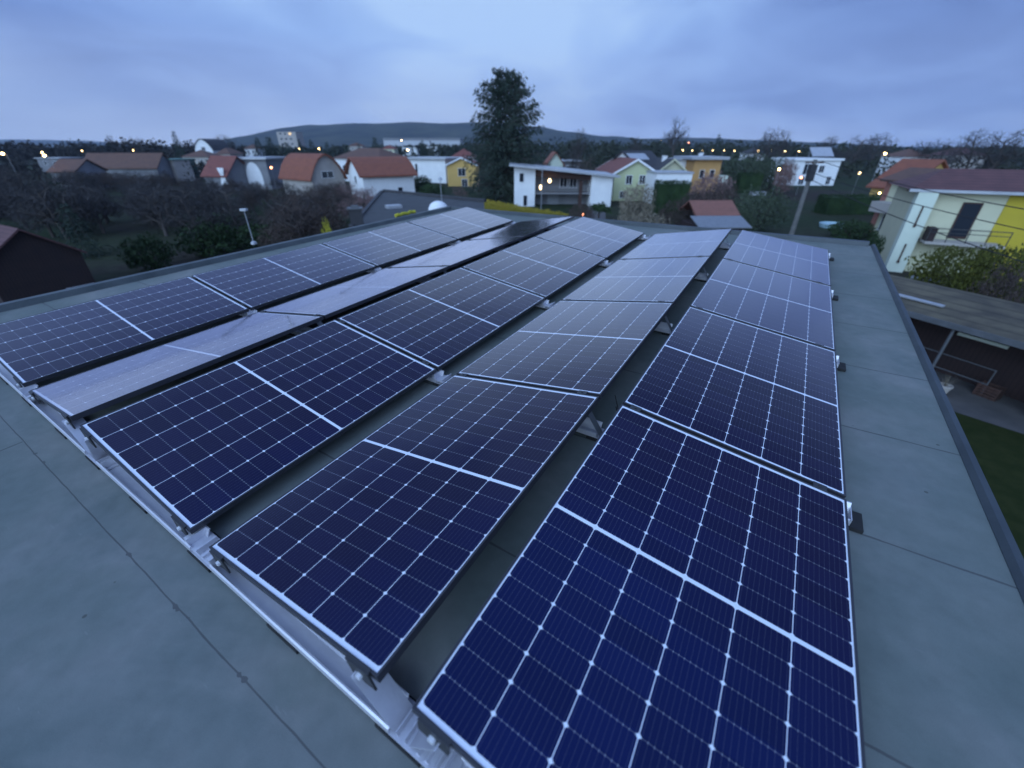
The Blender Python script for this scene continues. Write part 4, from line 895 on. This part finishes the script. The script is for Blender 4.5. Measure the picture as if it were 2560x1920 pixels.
# upswept leaders that make the blunt, many pointed top
rn = random.Random(4)
for a, rr, hh in ((.3, .26, .93), (2.2, .30, .92), (3.6, .2, .96), (5.0, .18, .95), (1.2, .12, .985)):
    for j in range(70):
        t = rn.random(); p = Vector((math.cos(a) * rr * (.6 + .4 * t), math.sin(a) * rr * (.6 + .4 * t), hh - .2 * (1 - t)))
        leaf(crw, p + Vector((rn.gauss(0, .07), rn.gauss(0, .07), rn.gauss(0, .012))) * (1.2 - t), .03, rn)
plant('spruce_tree', as_meshes((trk, crw), 'bark', 'needle'), 'tall dark spruce with blunt many pointed top standing above the town', 'tree', None, t0.x, 73.5, HS, 6.5)

rnd = random.Random(8)
for i in range(11):
    Y = rnd.uniform(48, 74); px = rnd.uniform(-140, 135); h = (7.5 - .028 * Y) * rnd.uniform(.85, 1.08); x = at(px, 430, Y).x
    plant('bare_tree', rnd.choice(BT['grey']), 'tall dark bare tree at the far left under the street lamps', 'tree', 'tall bare trees at the far left', x, Y, h, h * rnd.uniform(.9, 1.2), rnd.uniform(0, 6.28))
# --- bare orchard trees left of the roof
k = 0
for i in range(400):
    if k >= 118: break
    Y = rnd.uniform(29, 88); px = rnd.uniform(-160, 860); hmax = 7.5 - .0645 * Y
    if px < 250 and Y < 38: continue
    if px > 430 and Y < 34: continue
    h = hmax * rnd.uniform(.78, 1.04); x = at(px, 480, Y).x
    kind = 'grey' if px < 540 else rnd.choice(('brown', 'brown', 'grey')) if px < 800 else 'brown'
    lab = {'grey': 'bare grey fruit tree in the dense gardens left of the roof', 'brown': 'bare brown fruit tree in the gardens in front of the arched roofs'}[kind]
    plant('bare_tree', rnd.choice(BT[kind]), lab, 'tree', {'grey': 'bare grey trees left of the roof', 'brown': 'bare brown trees before the arched roofs'}[kind], x, Y, h, h * rnd.uniform(1.0, 1.45), rnd.uniform(0, 6.28)); k += 1
for i in range(46):
    Y = rnd.uniform(80, 96); px = rnd.uniform(150, 440) if i < 28 else rnd.uniform(440, 830); h = (7.5 - (.045 if px < 440 else .057) * Y) * rnd.uniform(.85, 1.1); x = at(px, 430, Y).x
    plant('bare_tree', rnd.choice(BT['grey'] + BT['brown']), 'bare tree in front of the row of houses with brown and red roofs', 'tree', 'bare trees before the row of houses', x, Y, h, h * rnd.uniform(1.1, 1.6), rnd.uniform(0, 6.28))
for px, py, Y, wd, lab in ((868, 452, 62, 1.3, 'pinkish bare tree hiding the gable of the red curved roof house'), (912, 462, 60, 1.2, 'low pinkish bare tree right in front of the red curved roof house'), (900, 468, 55, 1.2, 'pinkish bare tree in front of the white arched roof house'), (935, 478, 50, 1.1, 'pinkish bare tree at the corner of the dark flat roof'), (870, 492, 46, 1.3, 'pinkish brown bare tree left of the dark chimney stack'), (1195, 447, 80, 1.5, 'pinkish bushy bare tree left of the spruce foot'), (1150, 462, 74, 1.6, 'low pinkish bare tree below the ochre house')):
    bare('pink', px, py, Y, lab, 'pinkish bare trees round the dark flat roof', rnd, wd)
BUSH = {}
def bushm(key, seed, n, size, m_, **kw): BUSH[key] = bush(seed, n, size, **kw).mesh('foliage', M_[m_])
bushm('dark', 1, 2600, .05, 'leaf_dark'); bushm('dark2', 2, 2600, .05, 'leaf_dark', lump=.45); bushm('olive', 3, 5200, .032, 'leaf_olive', lump=.25)
bushm('green', 4, 2400, .05, 'leaf_green'); bushm('sage', 5, 3000, .035, 'leaf_sage', lump=.4); bushm('hedge', 6, 3600, .035, 'leaf_dark', box=True)
bushm('gold', 7, 9000, .032, 'leaf_gold', box=True); bushm('blossom', 8, 900, .05, 'blossom'); bushm('twiggy', 9, 4200, .028, 'twig_brown', lump=.35); bushm('pale', 10, 3600, .03, 'twig_pale', lump=.4); bushm('pinkb', 11, 3600, .03, 'twig_pink', lump=.4)
stem = MB(); [stem.tube((0, 0, 0), (math.cos(a) * .3, math.sin(a) * .3, .6), .03, .012, 5, False) for a in (0, 1.3, 2.5, 3.9, 5.1)]; STEM = stem.mesh('stem', M_['bark'])
def shrub(key, px, pytop, Y, halfpx, label, cat='shrub', group=None, depth=None, h=None, name='shrub'):
    p = at(px, pytop, Y); r = halfpx / 1139 * Y * (1 + .15 * abs(px - 1280) / 1280); hh = h or p.z
    root = empty(name, label, cat, T(p.x, p.y, p.z - hh, 0, (r, depth or r, hh)), group)
    link('foliage', BUSH[key], root); link('stem', STEM, root); return root
shrub('dark', 350, 590, 29, 62, 'round dark green shrub near the left roof edge', group='dark round shrubs')
shrub('dark2', 505, 560, 33, 75, 'dark spreading shrub behind the thin post on the roof edge')
shrub('green', 640, 560, 36, 80, 'mid green shrub behind the left roof edge right of the thin post')
shrub('green', 560, 535, 42, 90, 'green mounded shrub on the lawn in the left gardens')
shrub('twiggy', 740, 500, 44, 90, 'brown twiggy shrub left of the chimney stack', group='brown twiggy shrubs')
shrub('twiggy', 690, 560, 33, 60, 'brown twiggy shrub close behind the left roof edge', group='brown twiggy shrubs')
shrub('twiggy', 800, 520, 36, 70, 'olive brown twiggy shrub below the pinkish trees', group='brown twiggy shrubs')
shrub('blossom', 812, 548, 30, 17, 'small yellow blossoming bush at the left roof edge', group='yellow blossoming bushes')
ys = MB(); ypts = [Vector((-6.69 + .012 * math.sin(q * 1.7), 6.45 + .075 * q, RW + .10 + .012 * math.sin(q * 2.3))) for q in range(9)]
for p_, q_ in zip(ypts, ypts[1:]): ys.tube(p_, q_, .035, None, 7)
tag(ys.build('hose', M_['blossom'], None, RM), 'bright yellow piece of hose lying on the far left roof edge', 'hose')
shrub('green', 1080, 460, 78, 36, 'dark green shrub right of the white arched roof house')
shrub('green', 1052, 440, 84, 30, 'dark green garden shrub below the long white house')
# golden hedge and dark hedges
a, b = gnd(1207, 503, 1.7), gnd(1408, 538, 1.7); d = b - a
hr = empty('hedge', 'golden leaved clipped hedge running past the spruce behind the far roof edge', 'hedge', Matrix.Translation(((a.x + b.x) / 2, (a.y + b.y) / 2 + .5, 0)) @ Matrix.Rotation(math.atan2(d.y, d.x), 4, 'Z') @ Matrix.Diagonal((d.length / 2, .8, 1.75, 1))); link('foliage', BUSH['gold'], hr)
def hedge(px0, py0, px1, py1, Y, lab, dep=1.0, grp='dark clipped hedges'):
    a, b = at(px0, py0, Y), at(px1, py1, Y); hh = (a.z + b.z) / 2
    r = empty('hedge', lab, 'hedge', T((a.x + b.x) / 2, Y, 0, math.atan2(b.y - a.y, b.x - a.x), ((b.x - a.x) / 2, dep, hh)), grp); link('foliage', BUSH['hedge'], r)
hedge(1643, 452, 1722, 452, 57, 'dark tall hedge in front of the pale garage', 1.2)
hedge(2062, 486, 2212, 489, 57, 'long dark clipped hedge left of the brick red house', 1.4)
hedge(1850, 432, 1905, 432, 84, 'dark green hedge below the green trees right of the orange house', 1.0)
hedge(1060, 548, 1205, 556, 30, 'low dark hedge right behind the far roof edge', .5) if 0 else None
# middle right gardens
shrub('pale', 1600, 458, 47, 52, 'pale mottled bushy tree in front of the lime house', 'tree', None, name='bushy_tree')
shrub('twiggy', 1455, 508, 45, 42, 'brown rounded bush at the foot of the white house', group='brown garden bushes beyond the roof')
shrub('twiggy', 1700, 500, 40, 58, 'brown mounded bush left of the garden shed', group='brown garden bushes beyond the roof')
shrub('pale', 1610, 530, 36, 85, 'low pale brown bushes just beyond the far roof edge', group='brown garden bushes beyond the roof')
shrub('pinkb', 1785, 432, 62, 60, 'pinkish brown bush below the orange house', group='brown garden bushes beyond the roof')
shrub('twiggy', 1745, 475, 50, 45, 'grey brown domed bush between the dark hedge and garden shed', group='brown garden bushes beyond the roof')
shrub('twiggy', 1815, 460, 52, 50, 'brown bush to the right behind the garden shed', group='brown garden bushes beyond the roof')
shrub('sage', 1920, 470, 44, 70, 'greyish green bush right of the garden shed', 'shrub', 'grey green bushes')
shrub('sage', 1855, 500, 38, 55, 'low greyish green bush beside the salmon shed roof', 'shrub', 'grey green bushes')
shrub('sage', 1880, 385, 95, 70, 'broad dull green tree beyond the orange house', 'tree', 'grey green bushes', name='bushy_tree')
shrub('sage', 1945, 395, 90, 45, 'dull green tree left of the white flat house', 'tree', 'grey green bushes', name='bushy_tree')
shrub('pinkb', 1975, 400, 82, 26, 'dark red bush beside the white flat house')
shrub('green', 2140, 552, 40, 58, 'mid green garden bush beyond the far right corner')
shrub('dark', 2115, 590, 32, 50, 'dark green bush close to the far right corner', group='dark round shrubs')
shrub('dark2', 2196, 588, 27, 26, 'dark upright evergreen left of the pale corner pier')
shrub('dark', 1720, 415, 64, 20, 'small dark bush above the garage', group='dark round shrubs') if 0 else None
shrub('olive', 2432, 616, 21.5, 112, 'large olive yellow bush in front of the cream and yellow house', 'shrub', None, name='bush')
shrub('olive', 2540, 612, 18.5, 90, 'olive brown bush at the right in front of the yellow wall', 'shrub', None, name='bush')
shrub('twiggy', 2560, 660, 16.5, 75, 'brown bare bush at the right picture edge behind the lean-to', 'shrub')
yb = gnd(2465, 742, 1.2); shr = MB().lathe([(.02, 1.35), (.35, 1.25), (.52, .95), (.55, .5), (.5, .05), (.42, 0)], 14); tag(shr.build('garden_cover', M_['yellow'], None, T(yb.x, yb.y, .4), True), 'rounded yellow garden cover behind the lean-to roof', 'cover')
cv = gnd(2322, 700, 1.0); tb = empty('garden_table', 'pale covered garden table in front of the olive bush', 'table', T(cv.x, cv.y, 0, -.9)); MB().box(-.8, .8, -.45, .45, .98, 1.03).build('top', M_['sheet'], tb); [MB().box(sx_ * .7 - .03, sx_ * .7 + .03, sy_ * .38 - .03, sy_ * .38 + .03, 0, .98).build('leg', M_['metal'], tb) for sx_ in (-1, 1) for sy_ in (-1, 1)]
# spiky plant by the white house
sp_ = at(1502, 488, 50); sm = MB(); rr_ = random.Random(2)
for i in range(90):
    a_ = rr_.uniform(0, 6.28); el = rr_.uniform(-.1, 1.3); d = Vector((math.cos(a_) * math.cos(el), math.sin(a_) * math.cos(el), math.sin(el))); u = d.orthogonal().normalized() * .09; L = rr_.uniform(.9, 1.5); o_ = Vector((rr_.gauss(0, .4), rr_.gauss(0, .3), sp_.z * .45))
    sm.quad(o_ - u, o_ + u, o_ + d * L * .6 + u * .7 - Vector((0, 0, .05)), o_ + d * L - Vector((0, 0, .25 * L)))
spk = empty('spiky_plant', 'dark spiky leaved plant against the white wall', 'plant', T(sp_.x, sp_.y, 0)); sm.build('leaves', M_['leaf_green'], spk); MB().tube((0, 0, 0), (0, 0, sp_.z * .5), .12, .08).build('stem', M_['bark'], spk)
# paddling pool and pale slabs in the gardens at right
pp = gnd(2078, 568); pool = MB().lathe([(1.1, 0), (1.2, .4), (1.1, .42), (1.05, .3), (.1, .29)], 18); tag(pool.build('paddling_pool', mat('pale_blue_plastic', (.35, .5, .55), rough=.5), None, T(pp.x, pp.y, 0)), 'small pale blue paddling pool on the lawn beyond the far right corner', 'pool')
pp = gnd(1893, 488); tag(MB().box(-1.2, 1.2, -.5, .5, 0, .5).box(-1.3, 1.3, -.6, .6, .503, .56).build('raised_bed', M_['sheet'], None, T(pp.x, pp.y, 0)), 'pale raised garden bed on the grass left of the utility pole', 'garden bed')
# --- dark conifers and single trees near the skyline
con = [(430, 322, 190, 17, 'dark pointed conifer left of the white barrel house'), (640, 340, 200, 22, 'dark conifer at the left of the cluster before the apartment block'), (668, 338, 205, 26, 'broad dark conifer in the middle of the cluster before the apartment block'), (712, 352, 200, 15, 'dark conifer at the foot of the apartment block'), (745, 343, 210, 12, 'slim dark conifer right of the apartment block'),
       (935, 338, 150, 22, 'tall dark conifer behind the white hip house'), (868, 358, 160, 17, 'dark conifer left behind the white hip house'), (895, 354, 165, 13, 'small dark conifer behind the white hip house'), (1055, 346, 170, 18, 'dark rounded conifer behind the long white house'), (1028, 358, 175, 10, 'slim dark conifer behind the long white house'), (1128, 360, 170, 11, 'small dark conifer left of the spruce'), (815, 352, 230, 16, 'dark conifer over the white arched roof house'), (775, 345, 235, 14, 'dark conifer below the hill crest'),
       (130, 446, 44, 46, 'dark conifer rising from the bare trees at the left'), (150, 500, 33, 52, 'dark conifer behind the dark wooden house'), (270, 352, 230, 22, 'dark conifer above the long brown roof'), (1800, 330, 210, 16, 'dark tree behind the orange house')]
for j, (px, py, Y, hw, lab) in enumerate(con):
    p = at(px, py, Y); plant('conifer_tree', CON[j % 2], lab, 'tree', 'dark conifers', p.x, p.y, p.z, hw / 1139 * Y * 1.2, j * 1.7)
for j, (px, py, Y, wd, lab) in enumerate(((1700, 283, 190, .75, 'tall pale bare poplar on the skyline above the orange house'), (1450, 312, 130, .7, 'thin tall bare tree rising behind the white house'), (1935, 312, 170, 1.0, 'bare tree on the skyline left of the white flat house'), (1970, 318, 175, .9, 'second bare tree on the skyline left of the white flat house'), (2080, 332, 170, 1.0, 'small bare tree on the skyline over the white flat house'), (2160, 330, 160, 1.2, 'bare tree on the skyline right of the white flat house'), (2205, 328, 165, 1.0, 'next bare tree on the skyline right of the white flat house'),
                                            (2330, 345, 130, 1.1, 'bare tree on the skyline over the brick red house'), (2380, 340, 135, 1.0, 'bare tree on the skyline over the yellow house roof'), (2470, 318, 110, 1.1, 'tall bare tree on the skyline at the right'), (2530, 312, 105, 1.2, 'tallest bare tree at the right end of the skyline'), (1590, 335, 180, .9, 'small bare tree on the skyline above the lime house'), (545, 333, 220, 1.2, 'bare round tree left of the hill'), (268, 332, 230, .6, 'slim bare tree on the left skyline'), (345, 338, 220, 1.1, 'bare tree on the skyline above the long brown roof'))):
    p = at(px, py, Y); plant('skyline_tree', TALL[j % 2] if wd < 1 else BT['grey'][j % 3], lab, 'tree', 'bare trees on the skyline', p.x, p.y, p.z, p.z * wd, j * 1.3)
bare('grey', 1440, 365, 78, 'big bare grey tree standing in front of the white house roof', 'bare grey trees by the white house', rnd, .9)
bare('brown', 1475, 378, 72, 'slim bare tree right of the big grey one at the white house', 'bare grey trees by the white house', rnd, .7)

# --- distant wooded belts nobody could count
def belt(name, px0, px1, Y0, Y1, tops, n, m_, seed, leafs=46):
    rr = random.Random(seed); mb = MB()
    for i in range(n):
        px = rr.uniform(px0, px1); Y = rr.uniform(Y0, Y1)
        for (a, pa), (b, pb_) in zip(tops, tops[1:]):
            if a <= px <= b: py = pa + (pb_ - pa) * (px - a) / (b - a); break
        zt_ = 7.5 + (at(px, py, Y).z - 7.5) * 1.0; x = at(px, py, Y).x
        h = max(zt_ * rr.uniform(.62, 1.05), 2.0); r = h * rr.uniform(.35, .6); s = Y * .0042
        sd = rr.random() * 50
        for _ in range(leafs):
            d = Vector((rr.gauss(0, 1), rr.gauss(0, 1), rr.gauss(0, 1))).normalized(); kk = (1 + .4 * noise.noise(d * 1.9 + Vector((sd, 0, 0)))) * rr.random() ** .35
            p = Vector((x + d.x * r * kk, Y + d.y * r * kk, h * (.52 + .48 * d.z * kk))); leaf(mb, p, s * rr.uniform(.5, 1.2), rr)
    tag(mb.build(name, M_[m_]), kind='stuff')
belt('distant_wood', -500, 620, 190, 330, [(-500, 350), (0, 350), (140, 356), (160, 346), (240, 350), (330, 345), (480, 348), (620, 358)], 330, 'wood', 1)
belt('distant_wood', 600, 1240, 280, 480, [(600, 362), (800, 364), (1000, 362), (1240, 352)], 260, 'wood_green', 2)
belt('distant_wood', 1320, 2750, 190, 360, [(1320, 350), (1420, 342), (1560, 348), (1680, 347), (1760, 352), (2000, 352), (2200, 362), (2400, 366), (2750, 360)], 420, 'wood_green', 3)
belt('garden_trees', -400, 1000, 105, 175, [(-400, 398), (0, 396), (400, 398), (1000, 394)], 150, 'wood', 4)
belt('garden_trees', 1380, 2700, 108, 180, [(1380, 380), (1600, 386), (1850, 388), (2200, 392), (2700, 396)], 150, 'wood_green', 5)
belt('garden_trees', 1000, 1300, 120, 200, [(1000, 384), (1300, 382)], 50, 'wood_green', 6)

# ---------------------------------------------------------------- evening haze
hz_ = bpy.data.materials.new('evening_haze'); hz_.use_nodes = True; t = hz_.node_tree; t.nodes.clear()
pv = N(t, 'ShaderNodeVolumePrincipled'); pv.inputs['Color'].default_value = (.62, .76, 1.0, 1); pv.inputs['Density'].default_value = .00012; pv.inputs['Anisotropy'].default_value = .1
om = N(t, 'ShaderNodeOutputMaterial'); t.links.new(pv.outputs[0], om.inputs['Volume'])
HAZE = True
if HAZE: tag(MB().box(-6000, 6000, -300, 4950, -1, 420).build('haze', hz_), kind='stuff')
